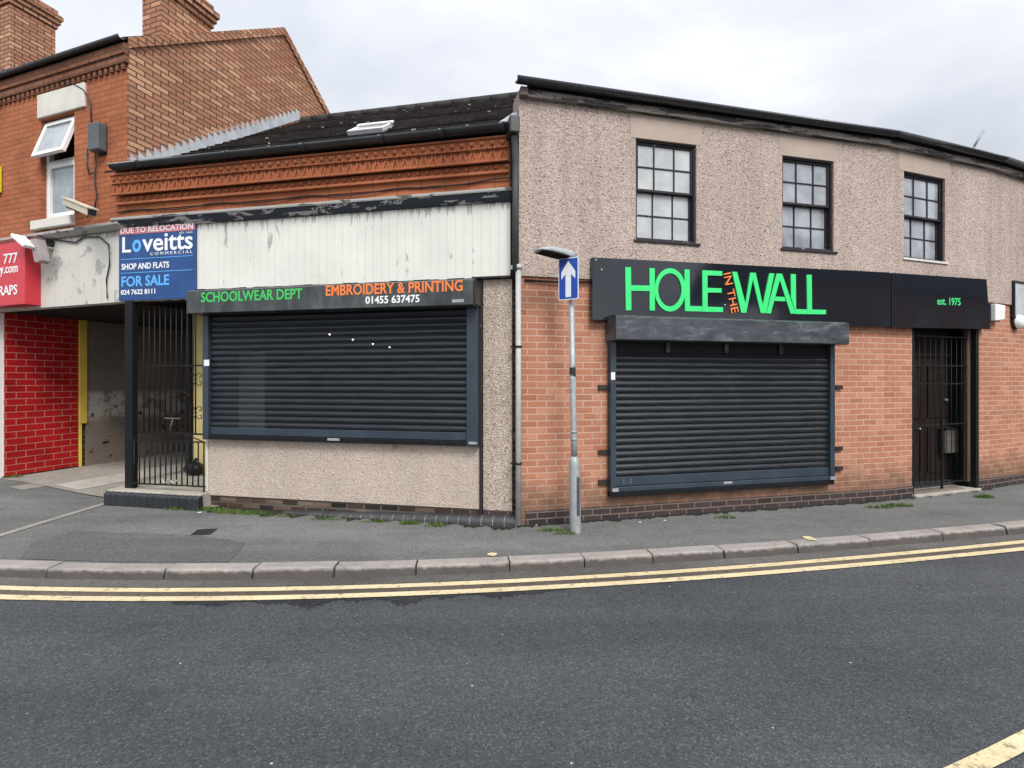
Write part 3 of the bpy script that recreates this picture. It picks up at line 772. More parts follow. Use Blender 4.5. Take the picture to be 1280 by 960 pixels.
# fascia boarding over the passage mouth, with its weathered capping
fz0, fz1 = CEIL, 3.87
MB(FL).box(-2.60, -0.004, -0.03, 0.10, fz0, 3.745).build('fascia_board', 'boards_worn', house)
b = MB(FL); b.prism_x([(-0.14, 3.80), (-0.14, 3.83), (0.0, 3.90), (0.0, 3.748), (-0.07, 3.748)], LX, -0.004); b.build('fascia_capping', 'capping', house)
MB(FL).box(LX, -2.604, -0.02, 0.10, fz0, 3.745).build('shop_fascia', 'boards_worn', house)
# ground floor beyond the passage
RL = -2.97
b = MB(FL); b.wall(LX, RL - 0.004, -0.1, fz0 - 0.004, 0.12, 0.36, [(LX + 1.0, RL - 0.45, 0.5, 2.5)]); b.build('shop_wall', 'brick_front', house)
ring(MB(FL), LX + 1.0, RL - 0.45, 0.5, 2.5, 0.06, 0.10, 0.2).build('shop_window', 'upvc', house, 0.004)
MB(FL).box(LX + 1.0, RL - 0.45, 0.3, 0.32, 0.5, 2.5).build('shop_glass', 'pane_sky', house)
MB(FL).box(RL - 0.24, RL - 0.02, 0.04, 0.118, 0.12, CEIL - 0.01).build('door_post', 'upvc', house, 0.006)
# passage: red tiled return wall, yellow strip, old render behind, ceiling, floor
b = MB(FL); b.box(RL - 0.02, RL, 0.10, 1.10, 0.14, CEIL - 0.004); b.build('red_return_wall', 'tile_red', house)
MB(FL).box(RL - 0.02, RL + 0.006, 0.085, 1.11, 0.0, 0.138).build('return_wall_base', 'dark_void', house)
MB(FL).box(RL - 0.02, RL + 0.035, 1.11, 1.22, 0.9, CEIL - 0.004).build('yellow_strip', 'yellow_wall', house)
MB(FL).box(RL - 0.02, RL + 0.015, 1.112, 1.15, 0.12, 0.897).build('yellow_edge', 'yellow_wall', house)
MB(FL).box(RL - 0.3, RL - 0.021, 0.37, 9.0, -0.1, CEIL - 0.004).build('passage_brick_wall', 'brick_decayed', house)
MB(FL).box(RL - 0.02, RL + 0.01, 1.222, 9.0, 0.0, CEIL - 0.004).build('passage_wall', 'passage_wall', house)
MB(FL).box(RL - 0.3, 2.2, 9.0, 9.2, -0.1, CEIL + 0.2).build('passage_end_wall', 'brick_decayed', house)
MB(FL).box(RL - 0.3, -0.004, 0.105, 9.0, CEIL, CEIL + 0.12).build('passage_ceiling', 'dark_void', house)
MB(FL).box(RL + 0.012, 1.2, 4.6, 4.75, 2.15, CEIL - 0.003).build('passage_beam', 'door_brown', house)
b = MB(FL)
nx, ny = 16, 20
def fz(x, y): return (0.115 - 0.10 * smooth(-2.6, -0.4, x)) + 0.03 * smooth(1.5, 6, y) + 0.006
for i in range(nx):
    for j in range(ny):
        xa, xb = RL + (1.45 - RL) * i / nx, RL + (1.45 - RL) * (i + 1) / nx; ya, yb = 0.02 + 9 * j / ny, 0.02 + 9 * (j + 1) / ny
        b.face([(xa, ya, fz(xa, ya)), (xb, ya, fz(xb, ya)), (xb, yb, fz(xb, yb)), (xa, yb, fz(xa, yb))], True)
setting(b.build('passage_path', 'concrete', None))
b = MB(FL)
for j in range(18):
    q = []
    for (u_, t) in ((0, j), (1, j), (1, j + 1), (0, j + 1)):
        y = 0.1 + 6.0 * t / 18; xx = -1.75 + 0.0 * y + u_ * 0.55; q.append((xx, y, fz(xx, y) + 0.006))
    b.face([q[0], q[1], q[2], q[3]])
setting(b.build('path_slabs', plain('pale_slab', (0.46, 0.43, 0.38), 0.85, dirt=0.25, sc=4), None))
# cables, junction box
b = MB(FL)
cab = []
for px, py in ((-20, 83), (0, 86), (25, 92), (60, 100), (90, 104), (104, 112), (113, 126), (114, 153)): 
    xx, z_ = FL.hit(px, py, 0.03); cab.append((xx, -0.03, z_))
b.tube(cab, 0.009, 6); b.build('cable', 'black_plastic', house)
for seq in (((119, 188), (120, 205), (118, 225), (121, 245), (118, 262), (108, 272)), ((109, 186), (108, 205), (112, 218), (117, 216)),
            ((50, 288), (70, 300), (95, 303), (105, 296), (124, 296), (136, 306), (137, 330), (133, 350), (134, 373))):
    b = MB(FL); o_ = 0.03 if seq[0][1] < 280 else 0.05
    b.tube([(FL.hit(px, py, o_)[0], -o_, FL.hit(px, py, o_)[1]) for px, py in seq], 0.010, 6); b.build('cable', 'black_plastic', house)

jb = thing('junction_box', 'grey cable junction box on the brick beside the white window', 'junction box', FL, FL.x(117, 0.08), -0.0, FL.z(116, 190, 0.08))
x0, x1 = FL.x(109, 0.13), FL.x(122, 0.13); z1, z0 = FL.z(115, 153, 0.13), FL.z(115, 187, 0.13)
MB(FL).box(x0, x1, -0.13, -0.01, z0, z1).build('housing', plain('box_grey', (0.10, 0.115, 0.125), 0.5), jb, 0.015)
MB(FL).box(x0 + 0.02, x1 - 0.02, -0.01, 0.0, z0 - 0.03, z1 + 0.03).build('back_plate', 'black_plastic', jb)

cc = thing('security_camera', 'cream box security camera on bracket below the white window', 'camera', FL, FL.x(90, 0.02), 0.0, FL.z(88, 258, 0.0))
p0 = Vector((FL.hit(84, 253, 0.10)[0], -0.10, FL.hit(84, 253, 0.10)[1])); p1 = Vector((FL.hit(115, 266, 0.42)[0], -0.42, FL.hit(115, 266, 0.42)[1]))
def bar_box(b, p0, p1, w_, h_):
    d = (p1 - p0).normalized(); a = d.cross(Vector((0, 0, 1))).normalized() * w_ / 2; u = a.cross(d).normalized() * h_ / 2
    return b.hexa([p0 - a - u, p0 + a - u, p1 + a - u, p1 - a - u, p0 - a + u, p0 + a + u, p1 + a + u, p1 - a + u])
bar_box(MB(FL), p0, p1, 0.10, 0.09).build('housing', 'cream_plastic', cc, 0.008)
d_ = (p1 - p0).normalized()
bar_box(MB(FL), p0 - d_ * 0.02 + Vector((0, 0, 0.058)), p1 + d_ * 0.05 + Vector((0, 0, 0.058)), 0.125, 0.014).build('sun_shield', 'cream_plastic', cc)
bar_box(MB(FL), p1 - d_ * 0.01, p1 + d_ * 0.01, 0.085, 0.07).build('lens_window', 'black_plastic', cc)
MB(FL).tube([(p0.x + 0.05, 0.0, p0.z - 0.10), (p0.x + 0.06, -0.14, p0.z - 0.09), p0 + d_ * 0.12], 0.014, 8).build('bracket', 'cream_plastic', cc)

fl = thing('floodlight', 'old white floodlight with hanging sensor at the edge of the red sign', 'floodlight', FL, FL.x(40, 0.1), -0.1, FL.z(40, 320, 0.1))
p0 = Vector((FL.hit(22, 295, 0.30)[0], -0.30, FL.hit(22, 295, 0.30)[1])); p1 = Vector((FL.hit(38, 309, 0.30)[0], -0.30, FL.hit(38, 309, 0.30)[1]))
bar_box(MB(FL), p0, p1, 0.16, 0.05).build('lamp_head', 'white_plastic', fl, 0.01)
MB(FL).tube([(p1.x, 0.0, p1.z + 0.05), (p1.x, -0.15, p1.z + 0.04), (p1.x, -0.28, p1.z)], 0.02, 8).build('bracket', 'grey_plastic', fl)
q0 = Vector((FL.hit(47, 300, 0.2)[0], -0.2, FL.hit(47, 300, 0.2)[1])); q1 = Vector((FL.hit(51, 329, 0.22)[0], -0.22, FL.hit(51, 329, 0.22)[1]))
MB(FL).prism([(q0.x - 0.06, q0.z), (q0.x + 0.07, q0.z), (q1.x + 0.075, q1.z + 0.03), (q1.x + 0.0, q1.z), (q1.x - 0.075, q1.z + 0.02)], -0.26, -0.14).build('sensor', plain('sensor_grey', (0.33, 0.29, 0.28), 0.5), fl, 0.008)
MB(FL).box(q0.x - 0.05, q0.x + 0.06, -0.14, -0.0, q0.z - 0.05, q0.z + 0.03).build('junction', 'black_plastic', fl)

rs = thing('shop_sign', 'red shop sign box with white lettering, beside the passage', 'sign', FL, FL.x(10, 0.1), 0, 2.8)
sx1 = FL.x(31, 0.22); sz1 = FL.z(31, 301, 0.22); sz0 = FL.z(31, 380, 0.22)
MB(FL).box(LX + 0.3, sx1, -0.22, -0.032, sz0, sz1).build('sign_box', 'sign_red', rs, 0.006)
for body, (xa, ya, xb, yb) in (('777', (5, 315.5, 22.5, 328)), ('ey.com', (-3, 332, 22.5, 344)), ('RAPS', (-1, 355.5, 22, 368))):
    lettering(FL, body, FL.x(xa, 0.22), FL.x(xb, 0.22), FL.z(xb, yb, 0.22), FL.z(xb, ya, 0.22), -0.222, 'letter_white', rs, 0.012)
ys = thing('projecting_sign', 'yellow sign on the brick front at the left edge', 'sign', FL, FL.x(-8, 0.1), 0, 4.2)
MB(FL).box(FL.x(-60, 0.06), FL.x(-3, 0.06), -0.06, -0.01, FL.z(3, 238, 0.06), FL.z(3, 205, 0.06)).build('sign_panel', 'yellow_sign', ys, 0.004)

# ================================================================== SHOP WITH THE WHITE BOARDS
shop = thing('shop_building', 'low shop with mossy dark roof, terracotta cornice and peeling white boards', 'shop', FM)
SE = 4.53
bx = FM.x(262)
# roof up to the ridge, over the shop and abutting the gable
rs_, ry1, rz1 = (6.97 - SE) / 3.30, 3.30, 6.97
b = MB(FM)
xa0, xa1 = 0.02, 0.40                                  # left edge follows the gable
NR = 24
for k in range(NR):
    t0, t1 = k / NR, (k + 1) / NR
    ya, yb = -0.12 + (ry1 + 0.12) * t0, -0.12 + (ry1 + 0.12) * t1 + 0.02
    za, zb = SE - 0.02 + (rz1 - SE) * t0 + 0.022, SE - 0.02 + (rz1 - SE) * t1
    L0, L1 = -0.16 + 0.50 * t0, -0.16 + 0.50 * t1
    sl0, sl1 = t0 * 4.1, t1 * 4.1
    if t0 < 0.03: L0 = -0.14
    R0, R1 = MW + 0.02, MW + 0.02
    b.face([(L0, ya, za), (R0, ya, za), (R1, yb, zb + 0.004), (L1, yb, zb + 0.004)], uv=[(L0, sl0), (R0, sl0), (R1, sl1), (L1, sl1)])
    b.face([(L0, ya, za - 0.024), (R0, ya, za - 0.024), (R0, ya, za), (L0, ya, za)], uv=[(L0, sl0), (R0, sl0), (R0, sl0 + 0.01), (L0, sl0 + 0.01)])
b.face([(0.34, ry1, rz1), (MW, ry1, rz1), (MW, 6.6, SE), (0.34, 6.6, SE)])
b.build('roof', 'slates', shop)
b = MB(FM)
for k in range(14): b.tube([(0.40 + 0.37 * k, ry1, rz1 - 0.02), (0.40 + 0.37 * k + 0.36, ry1, rz1 - 0.02)], 0.09, 10)
b.build('ridge_tiles', plain('ridge_tile', (0.05, 0.047, 0.045), 0.8, dirt=0.4), shop)
b = MB(FM)
b.prism_x(gutter_profile(-0.20, SE + 0.03, 0.062), FM.x(140, 0.2), MW - 0.03, True)
for px in (176, 285, 381, 478, 553, 628):
    xx = FM.x(px, 0.2); b.prism_x(gutter_profile(-0.20, SE + 0.031, 0.070), xx - 0.03, xx + 0.03, True)
b.build('gutter', plain('gutter_black', (0.028, 0.031, 0.034), 0.32, 0.55, dirt=0.4, sc=3), shop)
# moulded terracotta cornice
b = MB(FM); x0, x1 = -0.02, MW - 0.07
b.box(x0, x1, -0.10, 0.1, 4.34, SE - 0.06); b.box(x0, x1, -0.115, -0.10, 4.445, SE - 0.062)
b.box(x0, x1, -0.075, 0.1, 4.215, 4.338); b.box(x0, x1, -0.10, -0.075, 4.19, 4.216); b.box(x0, x1, -0.045, 0.1, 4.105, 4.188)
b.box(x0, x1, -0.065, -0.0, 4.075, 4.103); b.box(x0, x1, -0.03, 0.1, 4.0, 4.073); b.box(x0, x1, -0.018, 0.1, 3.90, 3.996)
n = 46
for k in range(n):
    xx = x0 + (x1 - x0) * (k + 0.5) / n
    b.ball((xx, -0.10, 4.395), 0.030, 8, 5, 0.8, True); b.box(xx + 0.056, xx + 0.062, -0.108, -0.1, 4.345, 4.442)
    b.ball((xx + 0.03, -0.045, 4.147), 0.026, 8, 5, 0.9, True)
    for s_ in (-1, 1):                                # leaf pattern band
        b.prism([(xx - 0.002 + s_ * 0.052, 4.225), (xx + s_ * 0.030, 4.225), (xx + s_ * 0.004, 4.305), (xx + s_ * 0.020, 4.325)], -0.088 + 0.001 * s_, -0.074)
    b.box(xx - 0.045, xx + 0.045, -0.086, -0.0745, 4.326, 4.336)
b.v = [Vector((v.x, v.y * 1.35 if v.y < 0 else v.y, v.z)) for v in b.v]
b.build('cornice', 'terracotta', shop)
b = MB(FM)
b.tube([(x0 + (x1 - x0) * k / 30, -0.045 - 0.004 * math.sin(k), 3.985 + 0.02 * math.sin(k * 0.9) + (0.02 if k > 24 else 0)) for k in range(31)] + [(MW - 0.03, -0.06, 3.93), (MW + 0.0, -0.09, 3.80)], 0.008, 6)
b.build('cable', 'black_plastic', shop)
# capping, flaking dark band and white boards
b = MB(FM); b.prism_x([(-0.15, 3.855), (-0.15, 3.875), (0.0, 3.915), (0.0, 3.84), (-0.145, 3.84)], -0.01, MW - 0.03); b.build('fascia_capping', 'capping', shop)
b = MB(FM); b.prism_x([(-0.135, 3.838), (0.0, 3.838), (0.0, 3.752), (-0.06, 3.752), (-0.10, 3.79)], -0.01, MW - 0.05); b.build('flaking_band', 'blue_band', shop)
b = MB(FM)
xr = MW - 0.06
bl = FM.x(240)
k = 0.0
while k < xr - 0.02:                                   # tongued boards, each its own face with a fine groove
    k2 = min(k + 0.105, xr); zb = CEIL if k < bl else 2.885
    b.box(k, k2 - 0.0012, -0.030 + random.uniform(-0.001, 0.001), 0.0, zb + random.uniform(-0.006, 0.004), 3.75); k += 0.105
b.build('fascia_board', 'boards', shop)
MB(FM).box(0.0, MW - 0.02, 0.002, 0.20, CEIL + 0.004, SE - 0.07).build('front_wall', 'dark_void', shop)
MB(FM).box(FM.x(592), MW - 0.05, -0.085, -0.03, 2.865, 2.884).build('drip_board', 'frame_wood', shop)
# stall riser, pier and post
sr0, sr1 = bx, FM.x(600)
MB(FM).box(sr0, sr1, -0.02, 0.2, 0.155, 0.90).build('stall_riser', 'pebble_fine', shop, 0.006)
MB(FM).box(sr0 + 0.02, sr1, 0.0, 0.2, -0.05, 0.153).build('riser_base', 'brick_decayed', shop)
MB(FM).box(sr0 - 0.035, sr0 - 0.002, -0.03, 0.2, 0.21, 0.89).build('riser_edge', 'stone_white', shop)
pr0 = FM.x(604)
MB(FM).box(pr0, MW - 0.045, -0.012, 0.2, 0.15, 2.86).build('pier', pebbledash('pebble_pier', (0.44, 0.36, 0.295), (0.20, 0.155, 0.125), (0.60, 0.52, 0.45), 66, 0.55), shop, 0.006)
MB(FM).box(pr0, MW - 0.04, 0.0, 0.2, -0.05, 0.148).build('pier_base', 'brick_plinth', shop)
MB(FM).box(sr1 + 0.004, pr0 - 0.004, -0.045, 0.1, 0.06, 2.86).build('corner_post', 'post_flake', shop, 0.004)
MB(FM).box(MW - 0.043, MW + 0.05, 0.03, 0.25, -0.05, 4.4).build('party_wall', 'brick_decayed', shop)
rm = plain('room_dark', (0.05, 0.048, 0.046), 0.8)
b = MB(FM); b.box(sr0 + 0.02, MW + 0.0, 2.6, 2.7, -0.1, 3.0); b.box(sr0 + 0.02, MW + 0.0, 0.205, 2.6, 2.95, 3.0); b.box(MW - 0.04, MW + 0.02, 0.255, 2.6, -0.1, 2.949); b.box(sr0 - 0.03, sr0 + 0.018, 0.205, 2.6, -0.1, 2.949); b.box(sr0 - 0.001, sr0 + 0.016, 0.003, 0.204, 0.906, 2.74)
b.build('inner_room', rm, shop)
MB(FM).box(FM.x(288, -0.5), FM.x(330, -0.5), 0.5, 0.53, FM.z(310, 545, -0.5), FM.z(310, 440, -0.5)).build('reflection_board', plain('reflection_grey', (0.7, 0.75, 0.8), 0.6), shop)  # added pale panel imitating a window's reflection in the shutter
# blue brick coping at the foot
b = MB(FM)
kx = FM.x(352, 0.1); n = 22; xe = MW + 0.03
for k in range(n):
    a, c = kx + (xe - kx) * k / n, kx + (xe - kx) * (k + 1) / n - 0.008; t = (k + 0.5) / n
    h = 0.015 + 0.095 * t; pr = [(-0.0, -0.05), (-0.0, h)] + [(-0.06 - 0.075 * math.sin(PI / 2 * q / 6), h - 0.07 * (1 - math.cos(PI / 2 * q / 6))) for q in range(7)] + [(-0.135, -0.05)]
    b.prism_x(pr, a, c, False)
b.build('brick_coping', plain('blue_brick', (0.052, 0.055, 0.059), 0.45, 0.4, dirt=0.4), shop, 0.006)
b = MB(FM); rows = []
for k in range(n + 1):
    h = 0.011 + 0.095 * k / n; xx = kx + (xe - kx) * k / n
    rows.append([(xx, -0.0, h)] + [(xx, -0.06 - 0.073 * math.sin(PI / 2 * q / 6), h - 0.07 * (1 - math.cos(PI / 2 * q / 6))) for q in range(7)] + [(xx, -0.133, -0.05)])
for r0, r1 in zip(rows, rows[1:]):
    for j in range(len(r0) - 1): b.face([r0[j], r0[j + 1], r1[j + 1], r1[j]])
b.build('brick_joints', 'concrete', shop)
# flashing: stepped lead on the gable and a small piece at the other end
b = MB(FL)
n = 30
for k in range(n):
    y0, y1 = 0.02 + 3.2 * k / n, 0.02 + 3.2 * (k + 1) / n
    zf = lambda y: 4.60 + y * (6.98 - 4.58) / 3.23
    t0, t1 = zf(y0) + 0.20, zf(y1) + 0.07
    pts = [(0.012, y0, zf(y0) - 0.06), (0.012, y1, zf(y1) - 0.06), (0.012, y1, t1), (0.012, y0 + 0.004, t0)]
    b.face(pts); b.face([(0.002, p[1], p[2]) for p in pts][::-1]); b.face([pts[3], pts[2], (0.002, *pts[2][1:]), (0.002, *pts[3][1:])])
b.build('lead_flashing', 'lead', shop)
b = MB(FM)
for k in range(6):
    y0, y1 = -0.02 + 0.16 * k, -0.02 + 0.16 * (k + 1); z0, z1 = SE + 0.115 + rs_ * y0, SE + 0.115 + rs_ * y1; wd = 0.27 - 0.03 * k
    b.hexa([(MW - wd, y0, z0), (MW + 0.02, y0, z0), (MW + 0.02, y1, z1), (MW - wd, y1, z1), (MW - wd, y0, z0 + 0.018), (MW + 0.02, y0, z0 + 0.16), (MW + 0.02, y1, z1 + 0.16), (MW - wd, y1, z1 + 0.018)])
b.build('lead_flashing', 'lead', shop)
# roof window, propped open
def roof_pt(px, py):
    r = FM.i.to_3x3() @ Vector(((px - CX) / FPX, 1, (HY - py) / FPX)); c = FM.i @ Vector((0, 0, CH))
    # plane z = SE + rs_*y
    t = (SE + 0.02 + rs_ * c.y - c.z) / (r.z - rs_ * r.y); return c + r * t
a, c = roof_pt(438, 170), roof_pt(496, 158)
ux0, ux1 = min(a.x, c.x), max(a.x, c.x); y0, y1 = a.y - 0.06, c.y - 0.10
RM = Matrix.Translation((0, 0, 0)); an = math.atan(rs_)
def roof_local(b, lift=0.0):
    # local (x, s along the slope, n out of the slope)
    b.v = [Vector((v.x, y0 + v.y * math.cos(an) - v.z * math.sin(an), SE + 0.02 + rs_ * y0 + v.y * math.sin(an) + v.z * math.cos(an))) for v in b.v]; return b
L_ = (y1 - y0) / math.cos(an)
b = MB(FM); b.box(ux0, ux0 + 0.05, 0, L_, -0.02, 0.06); b.box(ux1 - 0.05, ux1, 0, L_, -0.02, 0.06); b.box(ux0 + 0.05, ux1 - 0.05, 0, 0.05, -0.02, 0.06); b.box(ux0 + 0.05, ux1 - 0.05, L_ - 0.05, L_, -0.02, 0.06)
rw = roof_local(b).build('roof_window', 'lead', shop)
b = MB(FM).box(ux0 + 0.05, ux1 - 0.05, 0.05, L_ - 0.05, 0.0, 0.012); roof_local(b).build('opening', 'dark_void', rw, 0, FM)
b = MB(FM).box(ux0 + 0.03, ux1 - 0.03, 0.03, L_ * 0.80, 0.061, 0.070); roof_local(b).build('pane', 'pane_net', rw, 0, FM)
b = MB(FM); b.box(ux0 + 0.0, ux1 + 0.02, L_ * 0.82, L_ + 0.02, 0.065, 0.10); roof_local(b).build('hood', 'upvc', rw, 0.01, FM)
b = MB(FM); b.box(ux0, ux0 + 0.04, 0.0, L_ * 0.80, 0.062, 0.078); b.box(ux1 - 0.04, ux1, 0.0, L_ * 0.80, 0.062, 0.078); b.box(ux0 + 0.04, ux1 - 0.04, 0.0, 0.05, 0.062, 0.078)
roof_local(b).build('sash', 'upvc', rw, 0, FM)

# entrance recess: step, post, gate, railing, yellow partition
MB(FM).box(-0.04, bx + 0.02, -0.17, 1.12, -0.05, 0.20).build('entrance_step', 'step_stone', shop, 0.012)
b = MB(FM); n = 15; xs0, xs1 = -0.02, bx + 0.05
for k in range(n):
    a, c = xs0 + (xs1 - xs0) * k / n + 0.004, xs0 + (xs1 - xs0) * (k + 1) / n
    pr = [(-0.165, -0.05), (-0.165, 0.178)] + [(-0.19 - 0.035 * math.sin(PI / 2 * q / 5), 0.178 - 0.04 * (1 - math.cos(PI / 2 * q / 5))) for q in range(6)] + [(-0.225, -0.05)]
    b.prism_x(pr, a, c)
b.build('step_tiles', plain('black_tile', (0.030, 0.033, 0.037), 0.3, 0.5, dirt=0.4, sc=5), shop, 0.004)
px0, px1 = FM.x(155.5, 0.06), FM.x(165, 0.06)
MB(FM).box(px0, px1, -0.06, 0.03, 0.20, CEIL - 0.002).build('entrance_post', 'black_metal', shop, 0.01)
yl = 1.02
MB(FL).box(-0.088, 1.02, yl, yl + 0.08, 0.15, CEIL - 0.01).build('entrance_partition', plain('cream_yellow', (0.72, 0.59, 0.25), 0.7, dirt=0.2, sc=3), shop)
MB(FL).box(-0.20, -0.09, yl - 0.05, yl + 0.09, 0.1, CEIL - 0.006).build('back_post', 'black_metal', shop, 0.006)
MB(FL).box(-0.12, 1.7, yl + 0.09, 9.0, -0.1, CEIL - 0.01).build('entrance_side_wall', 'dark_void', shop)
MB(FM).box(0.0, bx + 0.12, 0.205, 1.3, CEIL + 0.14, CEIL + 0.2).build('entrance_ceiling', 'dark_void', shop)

gate = thing('security_gate', 'tall black barred gate with scrolls across the shop entrance', 'gate', FM, 0.5, 0.06, 0.2)
GY = 0.05
gx0, gx1 = px1 + 0.01, bx - 0.03
gz0, gzm, gz1 = 0.95, 1.875, CEIL - 0.01
for z_ in (gz0, gzm): MB(FM).box(gx0, gx1, GY - 0.012, GY + 0.012, z_ - 0.01, z_ + 0.01).build('rail', 'iron', gate)
for k in range(10):
    xx = gx0 + 0.06 + (FM.x(240) - gx0 - 0.06) * k / 9.4
    zl = 1.22 if k in (5, 7) else gz0
    MB(FM).tube([(xx, GY, zl), (xx, GY, gz1)], 0.008, 6).build('bar', 'iron', gate)
xg = (FM.x(246, -GY)); MB(FM).tube([(xg, GY - 0.02, gz0), (xg, GY - 0.02, gz1)], 0.009, 6).build('bar', 'iron', gate)
def scroll(b, x, z, s, r0, y):
    pts = []
    for k in range(22):
        a = k / 21 * 1.6 * PI; r = r0 * (1 - 0.55 * k / 21)
        pts.append((x + s * (r0 * 1.05 - r * math.cos(a)) , y, z + r * math.sin(a) * 1.0))
    b.tube(pts, 0.006, 5)
for zc_ in (1.69, 1.24):
    b = MB(FM)
    for sx in (-1, 1):
        for sz in (-1, 1):
            pts = []
            for k in range(22):
                t = k / 21; a = t * 1.5 * PI; r = 0.05 * (1 - 0.45 * t)
                pts.append((xg + sx * (0.008 + 0.05 - r * math.cos(a)), GY - 0.02, zc_ + sz * (0.03 + r * math.sin(a) + 0.03 * t)))
            b.tube(pts, 0.0055, 5)
    b.tube([(xg - 0.02, GY - 0.02, zc_), (xg + 0.02, GY - 0.02, zc_)], 0.008, 5); b.build('scroll', 'iron', gate)
xm = FM.x(212); b = MB(FM); b.tube([(xm + 0.26 * math.cos(PI * k / 14), GY, 1.45 + 0.09 * math.sin(PI * k / 14)) for k in range(15)], 0.008, 6); b.build('arch', 'iron', gate)
MB(FM).box(xm - 0.13, xm + 0.12, GY - 0.01, GY + 0.01, 1.15, 1.165).build('latch_bar', plain('latch_grey', (0.12, 0.11, 0.10), 0.6), gate)
b = MB(FM); b.tube([(xm + 0.01, GY - 0.01, 1.15), (xm - 0.03, GY - 0.02, 0.98)], 0.008, 6); b.build('latch_handle', plain('latch_grey', (0.12, 0.11, 0.10), 0.6), gate)

rail = thing('entrance_railing', 'low black railing standing on the entrance step before the gate', 'railing', FM, 0.6, -0.06, 0.2)
YR = -0.06
rx0, rx1 = px1 + 0.005, bx - 0.012
for z_ in (0.275, 0.86): MB(FM).box(rx0, rx1, YR - 0.01, YR + 0.01, z_ - 0.008, z_ + 0.008).build('rail', 'iron', rail)
for k in range(14):
    xx = rx0 + 0.03 + (rx1 - rx0 - 0.05) * k / 13
    MB(FM).tube([(xx, YR, 0.27 if 0 < k < 13 else 0.2), (xx, YR, 0.86)], 0.009, 6).build('bar', 'iron', rail)
b = MB(FM); b.tube([(FM.x(225), YR, 0.985), (FM.x(243), YR, 0.93), (FM.x(260), YR, 0.86)], 0.008, 6); b.build('brace', 'iron', rail)
b = MB(FM)
for s_ in (0, 1):
    cx_ = FM.x(207 + 11 * s_, 0.05); b.tube([(cx_ + 0.045 * math.cos(PI + PI * 1.0 * k / 12), YR, 0.35 + 0.05 * math.sin(PI + PI * k / 12)) for k in range(13)], 0.010, 6)
b.build('scroll', plain('pale_iron', (0.45, 0.42, 0.38), 0.6), rail)
bag = thing('rubbish_bag', 'small black bag on the entrance step against the yellow partition', 'bag', FL, 0.25, 0.9, 0.2)
b = MB(FL)
n, m = 16, 10
cb = Vector((0.10, yl - 0.13, 0.20))
def bagp(i, j):
    t = j / m; a = 2 * PI * i / n; r = (0.125 * math.sin(PI * min(0.02 + t * 0.93, 1)) ** 0.6 + 0.012) * (1 + 0.12 * math.sin(3 * a + 5 * t) + 0.06 * math.sin(7 * a))
    return cb + Vector((r * math.cos(a) * 1.15, r * math.sin(a) * 0.75, 0.21 * t))
for i in range(n):
    for j in range(m): b.face([bagp(i, j), bagp(i + 1, j), bagp(i + 1, j + 1), bagp(i, j + 1)], True)
b.build('sack', 'bag_black', bag)
MB(FL).tube([cb + Vector((0, 0, 0.20)), cb + Vector((0.02, 0, 0.23)), cb + Vector((0.05, -0.01, 0.25))], [0.02, 0.015, 0.03], 8).build('tied_neck', 'bag_black', bag)

# estate agent's board
eb = thing('sale_board', 'blue for-sale board with pink strip on the white boards', 'sign', FM, 0.7, -0.05, 2.8)
ex0, ex1 = FM.x(148.5, 0.06), FM.x(244.5, 0.06)
ez1, ez0 = (FM.z(152, 287, 0.06) + FM.z(244, 278, 0.06)) / 2, (FM.z(149, 376.5, 0.06) + FM.z(244, 372, 0.06)) / 2
MB(FM).box(ex0, ex1, -0.06, -0.036, ez0, ez1).build('panel', 'board_blue', eb, 0.003)
EH = ez1 - ez0; EW = ex1 - ex0
def es(x, z): return ex0 + EW * x, ez1 - EH * z                # fractions of the board
MB(FM).box(ex0 + 0.012, ex1 - 0.012, -0.064, -0.0605, es(0, 0.088)[1], es(0, 0.0)[1] + 0.012).build('top_strip', 'board_rose', eb)
def el(body, x0, x1, z0, z1, mat, bold=0.0, y=-0.0605):
    a, c = es(x0, z1), es(x1, z0); lettering(FM, body, a[0], c[0], a[1], c[1], y, mat, eb, bold, 0.003)
el('DUE TO RELOCATION', 0.03, 0.97, -0.005, 0.072, 'letter_white', 0.01, -0.0642)
el('L', 0.05, 0.165, 0.12, 0.335, 'letter_white', 0.015)
el('o', 0.185, 0.30, 0.165, 0.34, 'board_sky', 0.03)
el('veitts', 0.315, 0.965, 0.105, 0.34, 'letter_white', 0.015)
el('C O M M E R C I A L', 0.42, 0.96, 0.355, 0.395, 'letter_white', 0.0)
el('EST. 1843', 0.80, 0.96, 0.105, 0.125, 'letter_white', 0.0)
el('SHOP AND FLATS', 0.04, 0.665, 0.49, 0.575, 'letter_white', 0.02)
el('FOR SALE', 0.04, 0.665, 0.665, 0.81, 'board_sky', 0.02)
el('024 7622 8111', 0.03, 0.485, 0.85, 0.92, 'letter_white', 0.02)
for z_ in (0.43, 0.62):
    a = es(0.03, z_); MB(FM).box(a[0], ex1 - 0.04, -0.063, -0.0605, a[1] - 0.004, a[1] + 0.004).build('rule', 'board_sky', eb)

